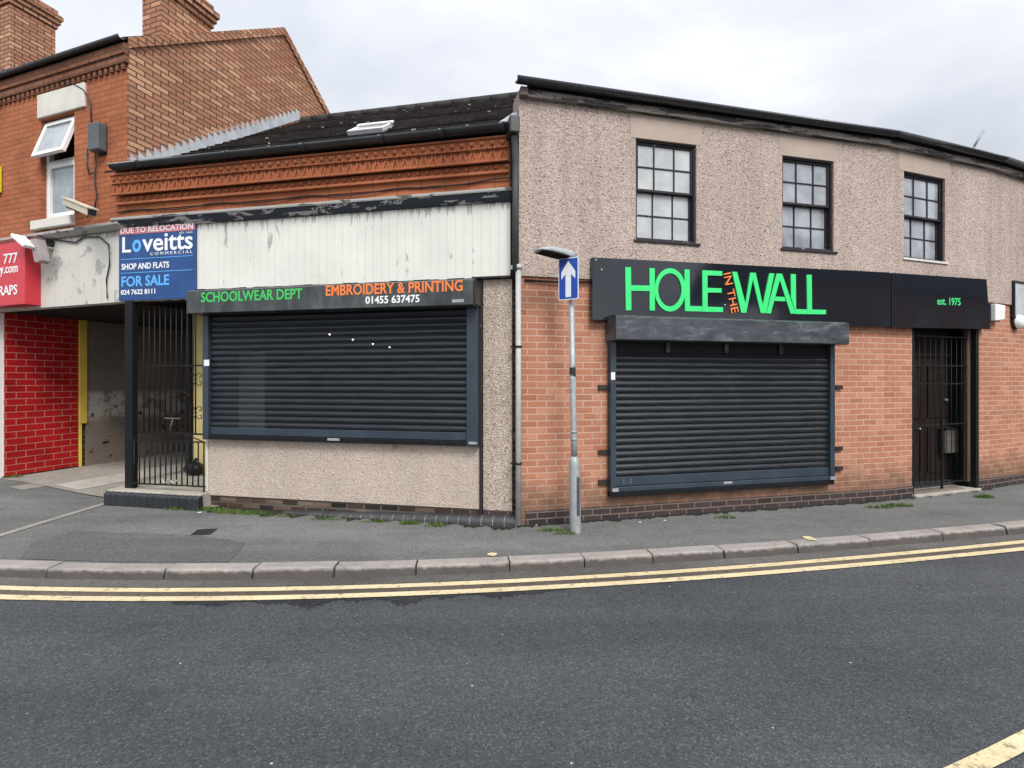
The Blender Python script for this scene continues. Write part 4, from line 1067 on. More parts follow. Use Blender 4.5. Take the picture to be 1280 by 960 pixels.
# ------------------------------------------------------------------ roller shutters
def slats(fr, x0, x1, z0, z1, y, pitch=0.077, amp=0.021):
    b = MB(fr); z = z0; prof = []
    while z < z1 - 0.01:
        zt_ = min(z + pitch, z1)
        for q in range(6):
            t = q / 5 * 0.86; prof.append((y - amp * math.sin(PI * (0.12 + 0.88 * t / 0.86)) ** 0.8, z + (zt_ - z) * t))
        prof.append((y + 0.004, z + (zt_ - z) * 0.93))
        z += pitch
    for (ya, za), (yb, zb) in zip(prof, prof[1:]): b.face([(x0, ya, za), (x1, ya, za), (x1, yb, zb), (x0, yb, zb)], True)
    return b
s1 = thing('roller_shutter', 'closed dark shutter under lettered box on the shop with white boards', 'roller shutter', FM, 2.8, 0, 0.9)
BO = 0.31
X0, X1 = FM.x(233.5, BO), FM.x(592, BO); Z0, Z1 = 2.525, 2.825
def casing(fr, x0, x1, out, z0, z1, y1=0.0):
    b = MB(fr); c = 0.02
    b.prism_x([(y1, z0), (y1, z1), (-out + c * 2.5, z1), (-out, z1 - c * 1.2), (-out, z0)], x0, x1); return b
bxo = casing(FM, X0, X1, BO, Z0, Z1, -0.034).build('shutter_box', 'sign_casing', s1, 0.004)
b = MB(FM); b.box(X1 + 0.001, X1 + 0.018, -BO + 0.012, -0.036, Z0 + 0.012, Z1 - 0.012); b.build('end_cap', 'black_plastic', s1, 0.003)
cx0, cx1 = FM.x(262.5, 0.10), FM.x(584, 0.10); cz0 = 0.915
rl0, rl1 = FM.x(253, 0.13), FM.x(597, 0.13)
slats(FM, cx0 - 0.02, cx1 + 0.02, cz0 + 0.155, Z0 + 0.02, -0.075).build('curtain', 'shutter_slats', s1)
MB(FM).box(rl0, cx0, -0.13, -0.022, 0.905, Z0 - 0.002).build('guide_rail', 'slate_blue', s1, 0.004)
MB(FM).box(cx1, rl1, -0.13, -0.022, 0.905, Z0 - 0.002).build('guide_rail', 'slate_blue', s1, 0.004)
MB(FM).box(cx0 + 0.002, cx1 - 0.002, -0.095, -0.06, cz0 + 0.055, cz0 + 0.15).build('bottom_rail', 'slate_blue', s1, 0.006)
MB(FM).box(cx0 + 0.002, cx1 - 0.002, -0.12, -0.05, cz0 - 0.005, cz0 + 0.053).build('sill_rail', 'black_metal', s1, 0.006)
xm = FM.x(417, 0.12); MB(FM).box(xm - 0.08, xm + 0.08, -0.127, -0.1205, cz0 + 0.02, cz0 + 0.05).build('lock_plate', 'galv', s1)
xm = FM.x(591, 0.14); MB(FM).box(xm - 0.05, xm + 0.05, -0.145, -0.131, cz0 + 0.02, cz0 + 0.05).build('latch', 'galv', s1, 0.004)
xa, za = FM.hit(258, 453.5, 0.135); MB(FM).box(xa - 0.04, xa + 0.04, -0.1335, -0.131, za - 0.04, za + 0.04).build('sticker', 'sign_white', s1)
def bl_(body, xa, ya, xb, yb, mat, bold):
    lettering(FM, body, FM.x(xa, BO), FM.x(xb, BO), (FM.z(xa, yb[0], BO) + FM.z(xb, yb[1], BO)) / 2, (FM.z(xa, ya[0], BO) + FM.z(xb, ya[1], BO)) / 2, -BO - 0.001, mat, s1, bold, 0.003)
bl_('SCHOOLWEAR DEPT', 251.5, (364.5, 361), 378, (378, 374), 'letter_green_dim', 0.02)
bl_('EMBROIDERY & PRINTING', 407.5, (356.5, 350), 578.5, (370, 364), 'letter_orange', 0.02)
bl_('01455 637475', 457, (370.5, 368), 524.5, (380, 378), 'letter_white', 0.02)
xa, za = FM.hit(572.5, 376, BO); MB(FM).box(xa - 0.07, xa + 0.07, -BO - 0.004, -BO - 0.001, za - 0.018, za + 0.018).build('maker_plate', 'galv', s1)
for k, (px, py, d_) in enumerate(((412, 418, 7.2), (441, 424.5, 7.5), (466, 430, 7.8), (487, 434, 8.1))):
    p = FM.i @ Vector(((px - CX) / FPX * d_, d_, CH + (HY - py) / FPX * d_))
    lt = thing('spotlight', 'tiny lit spotlight glowing through the left shutter, ' + ('leftmost of four', 'second from left of four', 'third from left of four', 'rightmost of four')[k], 'spotlight', FM, p.x, p.y, p.z, 'spotlights behind the left shutter')
    MB(FM).ball(p, 0.013, 10, 6, 1.0).build('bulb', 'bulb_glow', lt)
    MB(FM).tube([p + Vector((0, 0, 0.03)), p + Vector((0, 0, 0.10))], [0.03, 0.02], 10).build('holder', 'black_plastic', lt)

# ================================================================== PUBLIC HOUSE
pub = thing('public_house', 'brick and pebbledash building with three black sash windows, curving to the right', 'building', FA)
BZ, TZ = 2.875, 5.04
DX0, DX1 = FB.x(1140), FB.x(1222)
DZ1 = 2.52
CW = 7.0
def win_rect(fr, xa, xb, yt, yb): 
    m_ = (xa + xb) / 2
    return fr.x(xa), fr.x(xb), fr.z(m_, yb), fr.z(m_, yt)
W1 = win_rect(FA, 793.5, 869, 178, 302); W2 = win_rect(FA, 976, 1040, 199, 312.5); W3 = win_rect(FB, 1127.5, 1179, 219.5, 325)
ST1 = (FA.x(766), FA.x(1042), 0.36, 2.35)
def seg(fr, x0, x1, low_holes=(), up_holes=()):
    MB(fr).wall(x0, x1, -0.1, BZ, 0.0, 0.28, low_holes).build('brick_wall', 'brick_lower', pub)
    MB(fr).wall(x0, x1, BZ + 0.004, TZ - 0.03, -0.025, 0.28, up_holes).build('pebbledash_wall', 'pebble', pub)
ov = 0.02
seg(FA, 0.0, AW, [ST1], [W1, W2]); seg(FB, 0.0, BW, [(DX0, DX1, -0.1, DZ1)], [W3]); seg(FC, 0.0, CW)
for fr, x0, x1 in ((FA, FA.x(657), AW), (FB, 0.0, DX0), (FB, DX1, BW), (FC, 0.0, CW)):
    MB(fr).box(x0, x1, -0.012, 0.1, -0.05, 0.165).build('plinth', 'brick_plinth', pub)
    MB(fr).box(x0, x1, -0.020, -0.0125, -0.05, 0.012).build('plinth_foot', 'tar', pub)
b = MB(FM); b.box(MW + 0.055, MW + 0.3, 0.30, 8.0, -0.1, TZ - 0.02); b.build('side_wall', 'pebble', pub)
# fascia board, gutter, low roof behind
for fr, x0, x1, gx in ((FA, 0.09, AW, -0.06), (FB, 0.0, BW, 0), (FC, 0.0, CW, 0)):
    MB(fr).box(x0, x1 + 0.01, -0.085, -0.028, TZ - 0.125, TZ - 0.045).build('fascia_board', 'fascia_wood', pub)
    MB(fr).box(x0, x1, -0.10, 0.0, TZ - 0.043, TZ - 0.03).build('soffit', 'black_metal', pub)
    b = MB(fr); b.prism_x(gutter_profile(-0.148, TZ + 0.022, 0.058), x0 + gx - (0.09 if fr is FA else 0), x1 + 0.04, True); b.build('gutter', plain('gutter_navy', (0.022, 0.024, 0.030), 0.3, 0.6, dirt=0.3), pub)
    MB(fr).box(x0, x1, -0.086, 0.2, TZ - 0.028, TZ + 0.02).build('eaves_board', 'black_metal', pub)
    xk = x0 - 0.06 if fr is FA else x0; xb_ = x0 + 2.6 if fr is FA else x0 - 0.5
    b = MB(fr); b.hexa([(xk, 0.0, TZ + 0.0), (x1, 0.0, TZ + 0.0), (x1, 6.0, TZ + 0.34), (xb_, 6.0, TZ + 0.34), (xk, 0.0, TZ + 0.03), (x1, 0.0, TZ + 0.03), (x1, 6.0, TZ + 0.4), (xb_, 6.0, TZ + 0.4)]); b.build('roof', 'slates', pub)
MB(FA).box(0.0, 0.086, -0.11, -0.0, TZ - 0.13, TZ - 0.035).build('eaves_end', plain('grey_board', (0.15, 0.125, 0.115), 0.8, dirt=0.4), pub, 0.004)
# smooth lintels
for fr, W, ex in ((FA, W1, 0.07), (FA, W2, 0.05), (FB, W3, 0.10)):
    MB(fr).box(W[0] - ex, W[1] + ex, -0.028, -0.0255, W[3] + 0.002, min(W[3] + 0.36, TZ - 0.128)).build('lintel', 'render_smooth', pub)
    for xa, xb in ((W[0] - 0.12, W[0]), (W[1], W[1] + 0.12)):
        pass
def sash_window(fr, W, pane, sill):
    x0, x1, z0, z1 = W; zm = z0 + (z1 - z0) * 0.505
    fo = ring(MB(fr), x0 - 0.004, x1 + 0.004, z0 - 0.004, z1 + 0.004, 0.028, 0.0, 0.09).build('window', 'frame_wood', pub, 0.003)
    ring(MB(fr), x0 + 0.022, x1 - 0.022, zm - 0.012, z1 - 0.022, 0.028, 0.022, 0.06).build('upper_sash', 'frame_wood', fo, 0.003, FA)
    ring(MB(fr), x0 + 0.022, x1 - 0.022, z0 + 0.022, zm + 0.012, 0.026, 0.062, 0.088).build('lower_sash', 'frame_wood', fo, 0.003, FA)
    b = MB(fr)
    for (a0, a1, y) in ((zm + 0.015, z1 - 0.045, 0.03), (z0 + 0.045, zm - 0.015, 0.066)):
        for k in (1, 2):
            xx = x0 + (x1 - x0) * k / 3; b.box(xx - 0.0075, xx + 0.0075, y, y + 0.02, a0, a1)
        zz_ = (a0 + a1) / 2; b.box(x0 + 0.05, x1 - 0.05, y + 0.0015, y + 0.0185, zz_ - 0.0075, zz_ + 0.0075)
    b.build('glazing_bars', 'frame_wood', fo, 0, FA)
    MB(fr).box(x0 + 0.05, x1 - 0.05, 0.043, 0.047, zm, z1 - 0.05).build('pane', pane, fo, 0, FA)
    MB(fr).box(x0 + 0.05, x1 - 0.05, 0.078, 0.082, z0 + 0.05, zm).build('pane', pane, fo, 0, FA)
    MB(fr).box(x0 - 0.03, x1 + 0.05, -0.045, 0.05, z0 - 0.036, z0 - 0.005).build('sill', sill, fo, 0.004, FA)
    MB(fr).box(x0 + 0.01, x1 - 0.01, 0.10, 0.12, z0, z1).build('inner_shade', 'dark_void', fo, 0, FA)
sash_window(FA, W1, 'pane_net', 'frame_wood'); sash_window(FA, W2, 'pane_grey', 'frame_wood'); sash_window(FB, W3, 'pane_grey', 'stone_white')
# door recess
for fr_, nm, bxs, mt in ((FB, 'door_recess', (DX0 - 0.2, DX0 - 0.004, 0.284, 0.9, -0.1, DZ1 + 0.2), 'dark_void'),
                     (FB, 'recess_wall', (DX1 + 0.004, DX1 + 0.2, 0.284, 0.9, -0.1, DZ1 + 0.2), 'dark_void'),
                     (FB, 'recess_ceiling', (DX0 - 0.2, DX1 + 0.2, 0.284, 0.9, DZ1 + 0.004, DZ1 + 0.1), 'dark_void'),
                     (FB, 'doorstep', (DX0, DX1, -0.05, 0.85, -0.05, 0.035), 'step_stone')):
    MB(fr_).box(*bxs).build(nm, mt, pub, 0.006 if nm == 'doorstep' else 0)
YD = 0.30
do = MB(FB).box(DX0 - 0.05, DX1 + 0.05, YD, YD + 0.05, 0.12, 2.04).build('door', 'door_brown', pub)
b = MB(FB)
for (a0, a1, c0, c1) in ((0.08, 0.46, 0.25, 0.95), (0.08, 0.46, 1.1, 1.9), (0.56, 0.94, 0.25, 0.95), (0.56, 0.94, 1.1, 1.9)):
    xa, xb = DX0 + (DX1 - DX0) * a0, DX0 + (DX1 - DX0) * a1; ring(b, xa, xb, c0, c1, 0.025, YD - 0.018, YD - 0.001)
b.build('door_panels', 'door_brown', do, 0, FA)
xk, zk = FB.hit(1180.5, 500, -YD); MB(FB).ball((xk, YD - 0.02, zk), 0.026, 10, 6).build('door_knocker', 'galv', do, 0, FA)
xk, zk = FB.hit(1147.5, 536, -YD); MB(FB).ball((xk, YD - 0.02, zk), 0.022, 10, 6).build('door_knob', 'galv', do, 0, FA)
MB(FB).box(DX0, DX1, YD - 0.03, YD + 0.05, 2.042, 2.10).build('door_head', 'door_brown', pub)
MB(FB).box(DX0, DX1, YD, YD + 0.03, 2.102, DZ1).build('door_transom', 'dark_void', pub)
MB(FB).box(DX0 + 0.04, DX1 - 0.08, YD - 0.06, YD - 0.002, 0.037, 0.115).build('door_threshold', 'tar', pub)
xa, xb = FB.x(1180, -0.23), FB.x(1200, -0.23); za, zb = FB.z(1190, 566, -0.23), FB.z(1190, 537, -0.23)
pbx = thing('post_box', 'pale weathered letter box beside the dark recessed door', 'letter box', FB, (xa + xb) / 2, YD, za)
MB(FB).box(xa, xb, YD - 0.09, YD - 0.002, za, zb).build('box', plain('box_pale', (0.15, 0.14, 0.12), 0.6, dirt=0.5, sc=8), pbx, 0.01)
MB(FB).box(xa - 0.01, xb + 0.01, YD - 0.105, YD - 0.002, zb + 0.002, zb + 0.03).build('lid', 'black_plastic', pbx, 0.006)
MB(FB).box(xa - 0.03, xa - 0.004, YD - 0.07, YD - 0.002, za, zb).build('side_strip', 'black_plastic', pbx)
MB(FB).box(DX1 - 0.155, DX1 - 0.078, 0.04, 0.10, 0.12, DZ1 - 0.004).build('pilaster', 'pilaster', pub, 0.01)
MB(FB).box(DX1 - 0.072, DX1 - 0.004, -0.02, YD - 0.002, 0.036, DZ1 - 0.004).build('door_frame', 'black_metal', pub, 0.004)
MB(FB).box(DX0 + 0.002, DX0 + 0.03, -0.01, 0.27, 0.036, DZ1 - 0.004).build('door_frame', 'black_metal', pub, 0.004)
zg0, zg1 = FB.z(1175, 457, -0.05), FB.z(1175, 421, -0.05)
ga = thing('barred_gate', 'black barred iron gate across the dark recessed doorway', 'gate', FB, (DX0 + DX1) / 2, 0.05, 0.06)
gx0, gx1 = DX0 + 0.034, DX1 - 0.078
gm = (gx0 + gx1) / 2 + 0.02
for z_ in (zg1, zg0, zg0 - 0.27, 1.02, 0.15): MB(FB).box(gx0, gx1, 0.042, 0.058, z_ - 0.009, z_ + 0.009).build('rail', 'iron', ga)
for xx in (gx0 + 0.012, gm, gx1 - 0.012): MB(FB).box(xx - 0.011, xx + 0.011, 0.0381, 0.0619, 0.06, zg1 + 0.012).build('stile', 'iron', ga)
for k in range(11):
    xx = gx0 + (gx1 - gx0) * (k + 0.75) / 11.5; MB(FB).tube([(xx, 0.05, 0.15), (xx, 0.05, zg1)], 0.0055, 6).build('bar', 'iron', ga)
MB(FB).box(gm - 0.03, gm + 0.03, 0.03, 0.037, 1.0, 1.09).build('lock_plate', 'iron', ga)
mat_ = thing('door_mat', 'worn grey door mat strewn with leaves inside the dark doorway', 'mat', FB, (DX0 + DX1) / 2, 0.2, 0.036)
MB(FB).box(DX0 + 0.06, DX1 - 0.30, 0.0, 0.17, 0.037, 0.05).build('pile', asphalt('mat_pile', (0.06, 0.05, 0.04), (0.24, 0.20, 0.16), 0.8), mat_, 0.004)
# pipes between the two buildings
b = MB(FA)
px_ = FA.x(644.5, 0.1)
b.tube([(px_ - 0.04, -0.17, 4.50), (px_ - 0.03, -0.16, 4.38), (px_ + 0.005, -0.07, 4.15), (px_ + 0.005, -0.06, 3.9), (px_ + 0.01, -0.06, 2.93)], 0.036, 12); b.build('downpipe', plain('pipe_dark', (0.075, 0.077, 0.082), 0.45, 0.4, dirt=0.3), pub)
MB(FA).box(px_ - 0.10, px_ + 0.015, -0.25, -0.03, 4.40, 4.59).build('hopper', 'black_plastic', pub, 0.015)
b = MB(FA); px_ = FA.x(649, 0.1); b.tube([(px_, -0.06, 2.95), (px_, -0.06, 0.03)], 0.033, 12); b.build('downpipe', 'grey_plastic', pub)
for z_, h in ((2.94, 0.05), (2.05, 0.02), (0.72, 0.02)):
    b = MB(FA); b.tube([(px_, -0.06, z_), (px_, -0.06, z_ + h)], 0.044, 12); b.box(px_ - 0.08, px_ + 0.02, -0.05, 0.0, z_ + 0.003, z_ + h - 0.003); b.build('pipe_clip', 'iron' if h < 0.03 else 'grey_plastic', pub)
b = MB(FA); b.tube([(FA.x(655), -0.02, 2.83), (FA.x(700), -0.03, 2.825), (FA.x(742), -0.03, 2.84)], 0.013, 8); b.build('cable', 'iron', pub)

# name sign
sg = thing('pub_sign', 'long black gloss sign with big thin green capitals and small orange words', 'sign', FA, 3, -0.08, 2.4)
SO = 0.10
PA = [FA.hit(740.5, 400, SO), FA.hit(1105.5, 408.3, SO), FA.hit(1105.5, 340, SO), FA.hit(740.5, 321.5, SO)]
jx = AW + 0.03
b = MB(FA); b.prism([PA[0], (jx - 0.05, PA[1][1]), (jx - 0.05, PA[2][1]), PA[3]], -SO, -0.028); b.build('panel', 'gloss_black', sg, 0.003)
PB = [FB.hit(1105.5, 408.8, SO), FB.hit(1237.5, 411.5, SO), FB.hit(1233, 349, SO), FB.hit(1105.5, 340, SO)]
b = MB(FB); b.prism([(0.012 - SO * 0.0, PB[0][1]), PB[1], PB[2], (0.012, PB[3][1])], -SO - 0.004, -0.028); b.build('panel', 'gloss_black', sg, 0.003)
MB(FB).box(-0.055, 0.009, -SO + 0.01, -0.03, PB[0][1] + 0.01, PB[3][1] - 0.012).build('panel_joint', 'black_metal', sg)
def gl(*polys, th=0.012, step=0.0004):
    gl.k += 1
    b = MB(FA)
    for i, p in enumerate(polys):
        b.prism([FA.hit(x_, y_, SO) for x_, y_ in p], -SO - th - 0.0012 * (gl.k % 3) - step * i, -SO - 0.0005)
    return b.build('letter', 'letter_green', sg)
gl.k = 0
gl([(781, 334.2), (788.2, 334.4), (788.3, 356.8), (811.3, 357.2), (811.2, 335.4), (817.8, 335.7), (818, 388.3), (811.5, 388.2), (811.4, 364), (788.4, 363.6), (788.6, 388), (781.8, 388)])
no = 40; ring_o = [(836.9 + 19.4 * math.cos(2 * PI * k / no), 362.6 + 27 * math.sin(2 * PI * k / no)) for k in range(no)]
ring_i = [(836.6 + 14.6 * math.cos(2 * PI * k / no), 362.5 + 20.7 * math.sin(2 * PI * k / no)) for k in range(no)]
gl(*[[ring_o[k], ring_o[(k + 1) % no], ring_i[(k + 1) % no], ring_i[k]] for k in range(no)], step=0)
gl([(855, 336.9), (861.4, 337.2), (861.8, 382.7), (877.4, 383), (877.4, 389.6), (855.6, 389)])
gl([(877.2, 338), (902, 339.2), (902, 345), (883.6, 344.3), (883.6, 360), (901.2, 360.6), (901.2, 366), (883.8, 365.8), (883.8, 383.6), (903, 384.3), (903, 390.2), (877.6, 389.8)])
gl([(914.4, 340), (920.5, 340.2), (931, 380), (937, 341), (943.7, 341.2), (952.6, 382), (960.8, 341.8), (967, 342), (956.8, 391.6), (950, 391.4), (940.2, 349), (931.8, 391.2), (925.7, 391)])
gl([(957.3, 391.8), (962.6, 391.9), (974, 350), (976.8, 342.4), (970, 342.2)], [(976.8, 342.4), (974, 350), (987.5, 392.2), (993.6, 392.4)], [(968.6, 371), (979.8, 371.3), (981.2, 376.8), (967.2, 376.4)])
gl([(987.7, 342.7), (993.8, 343), (994.2, 386.6), (1008, 386.9), (1008, 392.8), (994, 392.6), (988, 372)])
gl([(1007.4, 343.6), (1013.6, 343.8), (1014, 387.1), (1031.3, 387.5), (1031.3, 393.1), (1008.2, 392.8)])
p0, p1 = FA.hit(903.2, 342.5, SO), FA.hit(913.5, 392, SO)
an_ = math.atan2(p1[1] - p0[1], p1[0] - p0[0]); ln_ = math.hypot(p1[1] - p0[1], p1[0] - p0[0])
lettering(FA, 'IN THE', 0, 0, 0, 0, -SO - 0.0005, 'letter_orange', sg, 0.0, 0.018, (p0[0], p0[1], an_, ln_, 0.105))
q0, q1 = FB.hit(1171, 381, SO), FB.hit(1200, 373, SO)
lettering(FB, 'est. 1975', q0[0], q1[0], q0[1], q1[1] - 0.01, -SO - 0.0045, 'letter_green', sg, 0.012, 0.003, None, 0.012)
b = MB(FA)
for px, py in ((745, 325), (838, 326), (936, 331), (1024, 336), (752, 337), (906, 381), (791, 395)):
    x_, z_ = FA.hit(px, py, SO); b.ball((x_, -SO - 0.001, z_), 0.009, 8, 5)
b.build('fixing_screws', 'sign_white', sg)

# shutter under the sign
s2 = thing('roller_shutter', 'closed black shutter under plain smeared box on the brick wall', 'roller shutter', FA, 2.6, 0, 0.35)
BO2 = 0.30
X0, X1 = FA.x(770, BO2), FA.x(1061, BO2); Z0, Z1 = 2.145, 2.43
casing(FA, X0, X1, BO2, Z0, Z1, -0.004).build('shutter_box', 'shutter_casing', s2, 0.004)
cx0, cx1 = FA.x(770, 0.09), FA.x(1037.5, 0.09); r0, r1 = FA.x(763.5, 0.1), FA.x(1044, 0.1); cz0 = 0.355
slats(FA, cx0 - 0.01, cx1 + 0.01, cz0 + 0.17, Z0 - 0.14, -0.05).build('curtain', 'shutter_slats', s2)
MB(FA).box(cx0 - 0.01, cx1 + 0.01, -0.045, -0.03, Z0 - 0.139, Z0 + 0.0).build('curtain_guard', 'black_metal', s2)
for xx in (FA.x(834, 0.05), FA.x(907, 0.05), FA.x(975, 0.05)): MB(FA).box(xx - 0.03, xx + 0.03, -0.075, -0.046, Z0 - 0.13, Z0 - 0.003).build('roller_stop', 'black_plastic', s2, 0.004)
MB(FA).box(r0, cx0, -0.10, -0.004, 0.349, Z1 - 0.02).build('guide_rail', 'slate_blue', s2, 0.004)
MB(FA).box(cx1, r1, -0.10, -0.004, 0.349, Z0 - 0.002).build('guide_rail', 'slate_blue', s2, 0.004)
MB(FA).box(cx0 + 0.002, cx1 - 0.002, -0.075, -0.035, cz0 + 0.055, cz0 + 0.165).build('bottom_rail', 'slate_blue', s2, 0.006)
MB(FA).box(cx0 + 0.002, cx1 - 0.002, -0.095, -0.03, 0.35, cz0 + 0.05).build('foot_bar', 'slate_blue', s2, 0.006)
MB(FA).box(r0, r1, -0.09, 0.05, 0.285, 0.347).build('sill_rail', 'black_metal', s2, 0.006)
xm = FA.x(910, 0.1); MB(FA).box(xm - 0.06, xm + 0.06, -0.10, -0.0955, cz0 + 0.022, cz0 + 0.05).build('lock_plate', 'galv', s2)
b = MB(FA); xm = FA.x(768, 0.1); MB(FA).box(xm - 0.03, xm + 0.05, -0.115, -0.101, cz0 + 0.0, cz0 + 0.04).build('latch', 'galv', s2, 0.004)
xm = FA.x(1041, 0.1); MB(FA).box(xm - 0.05, xm + 0.03, -0.115, -0.101, cz0 + 0.0, cz0 + 0.04).build('latch', 'galv', s2, 0.004)
for px in (780, 789):
    for dz_ in (0.095, 0.125): MB(FA).ball((FA.x(px, 0.08), -0.076, cz0 + dz_), 0.007, 6, 4).build('rivet', 'galv', s2)
xa, za = FA.hit(766.5, 470, 0.102); MB(FA).box(xa - 0.028, xa + 0.024, -0.1035, -0.101, za - 0.045, za + 0.045).build('sticker', 'sign_white', s2)
for px0_, px1_, ys_ in ((748.5, 763, (484, 565.5, 603)), (1044.5, 1053.5, (484, 561, 586))):
    for yy in ys_:
        xa, xb = FA.x(px0_, 0.03), FA.x(px1_, 0.03); zc_ = FA.z(px0_, yy, 0.03); MB(FA).box(xa, xb, -0.035, -0.001, zc_ - 0.028, zc_ + 0.028).build('fixing_lug', 'bronze', s2, 0.003)
b = MB(FA); b.box(ST1[0] - 0.3, ST1[1] + 0.3, 2.4, 2.5, 0.0, 2.8); b.box(ST1[0] - 0.3, ST1[1] + 0.3, 0.284, 2.4, 2.7, 2.8); b.box(ST1[0] - 0.35, ST1[0] - 0.3, 0.284, 2.4, 0.0, 2.8); b.box(ST1[1] + 0.3, ST1[1] + 0.35, 0.284, 2.4, 0.0, 2.8); b.box(ST1[0] - 0.3, ST1[1] + 0.3, 0.284, 2.4, -0.05, 0.0)
b.build('inner_room', rm, pub)

# alarm box, wall lamp, end window, aerial
al = thing('alarm_box', 'white and navy burglar alarm box at the right end of the black sign', 'alarm box', FC, 0.1, 0, 2.5)
ax0, ax1 = FC.x(1243.5, 0.11), FC.x(1256, 0.11); az0, az1 = FC.z(1248, 401, 0.11), FC.z(1248, 380, 0.11)
MB(FC).prism([(ax0, az1), (ax1, az1 - 0.01), (ax1 - 0.02, az0 + 0.03), (ax0 + 0.05, az0), (ax0, az0 + 0.0)], -0.12, -0.06).build('cover', 'white_plastic', al, 0.008)
MB(FC).box(ax0 - 0.02, ax1 - 0.01, -0.059, -0.026, az0 + 0.0, az1 + 0.005).build('back_box', 'navy', al, 0.006)
ew = thing('sign_frame', 'thin framed pale notice panel on the wall at the right edge', 'notice', FC, FC.x(1275), 0, 2.6)
ex0_, ex1_ = FC.x(1265, 0.03), FC.x(1330, 0.03); ezz0, ezz1 = FC.z(1266, 398, 0.03), FC.z(1266, 351, 0.03)
ring(MB(FC), ex0_, ex1_, ezz0, ezz1, 0.03, -0.06, -0.027).build('border', 'frame_wood', ew)
MB(FC).box(ex0_ + 0.03, ex1_ - 0.03, -0.045, -0.0275, ezz0 + 0.03, ezz1 - 0.03).build('face', 'pane_net', ew)
wl = thing('wall_lamp', 'round white bulkhead wall light below the notice panel', 'wall light', FC, FC.x(1275), 0, 2.4)
lx_, lz_ = FC.hit(1274, 402, 0.06)
b = MB(FC)
for k in range(24):
    a0, a1 = 2 * PI * k / 24, 2 * PI * (k + 1) / 24
    for (r_a, y_a), (r_b, y_b) in (((0.0, -0.12), (0.06, -0.115)), ((0.06, -0.115), (0.10, -0.09)), ((0.10, -0.09), (0.115, -0.05))):
        p = [(lx_ + r_a * math.cos(a0), y_a, lz_ + r_a * math.sin(a0)), (lx_ + r_b * math.cos(a0), y_b, lz_ + r_b * math.sin(a0)), (lx_ + r_b * math.cos(a1), y_b, lz_ + r_b * math.sin(a1)), (lx_ + r_a * math.cos(a1), y_a, lz_ + r_a * math.sin(a1))]
        b.face(p[1:] if r_a == 0 else p, True)
b.build('diffuser', 'white_plastic', wl)
MB(FC).tube([(lx_, -0.05, lz_), (lx_, -0.0, lz_)], 0.118, 24).build('base', 'black_plastic', wl)
ae = thing('roof_aerial', 'thin slanting grey aerial on the roof edge at the right', 'aerial', FB, FB.x(1210), 0.3, TZ + 0.03)
d_ = 7.6
def wp(px, py, d): return FB.i @ Vector(((px - CX) / FPX * d, d, CH + (HY - py) / FPX * d))
MB(FB).tube([wp(1217, 184, d_), wp(1231, 161, d_)], 0.017, 6).build('mast', 'galv', ae)
MB(FB).tube([wp(1204, 188, d_), wp(1212, 185, d_), wp(1217, 184, d_), wp(1218, 193, d_)], 0.016, 6).build('bracket', 'grey_plastic', ae)

# ================================================================== HOUSES ACROSS THE STREET (seen only as reflections)
FO = Frame(42.0, 9.0, math.atan2(-0.33, -0.94))
tr = thing('brick_terrace', 'brick terrace across the street, mirrored in the gloss sign', 'house', FO, 15, 0, 0)
hol = []
for k in range(9): hol += [(1.2 + 3.4 * k, 2.2 + 3.4 * k, 3.5, 4.9), (1.0 + 3.4 * k, 2.3 + 3.4 * k, 0.8, 2.4)]
MB(FO).wall(0, 30, -0.3, 5.5, 0, 0.3, hol).build('wall', 'brick_front', tr)
for h in hol: ring(MB(FO), *h, 0.07, 0.1, 0.16).build('window', 'upvc', tr)
for h in hol: MB(FO).box(h[0], h[1], 0.17, 0.18, h[2], h[3]).build('pane', 'pane_sky', tr)
b = MB(FO); b.prism_x([(-0.25, 5.45), (3.5, 8.1), (7.3, 5.45)], -0.2, 30.2); b.build('roof', 'slates', tr)
for k in range(4): chimney(FO, 3.0 + 7 * k, 3.8 + 7 * k, 3.0, 4.0, 7.2, 9.3).build('chimney', 'brick_front', tr)

# ================================================================== STREET FURNITURE
lp = thing('street_lamp', 'grey steel lamp post leaning slightly on the pavement by the brick wall', 'street lamp', W0, 0.70, 5.29, 0.0)
B0 = Vector((0.70, 5.29, -0.02)); D = 5.29
def lpnt(t): return B0 + (Vector(((713.2 - CX) / FPX * D, D, 3.06)) - B0) * t      # along the leaning axis
b = MB(); H = lambda z: lpnt((z + 0.02) / 3.08)
b.tube([H(-0.02), H(0.02), H(0.72), H(0.78), H(0.84)], [0.064, 0.062, 0.060, 0.056, 0.036], 20); b.build('base', 'galv', lp)
b = MB(); b.tube([H(0.84), H(1.05), H(1.08), H(3.04)], [0.035, 0.0345, 0.033, 0.029], 16); b.build('pole', 'galv', lp)
for z_ in (1.02, 1.10): MB().tube([H(z_), H(z_ + 0.02)], 0.039, 16).build('collar', 'galv', lp)
q = H(0.42); b = MB(); b.box(q.x + 0.012, q.x + 0.047, q.y - 0.062, q.y - 0.04, 0.2, 0.62); b.build('access_door', plain('slot_dark', (0.07, 0.075, 0.085), 0.5), lp, 0.004)
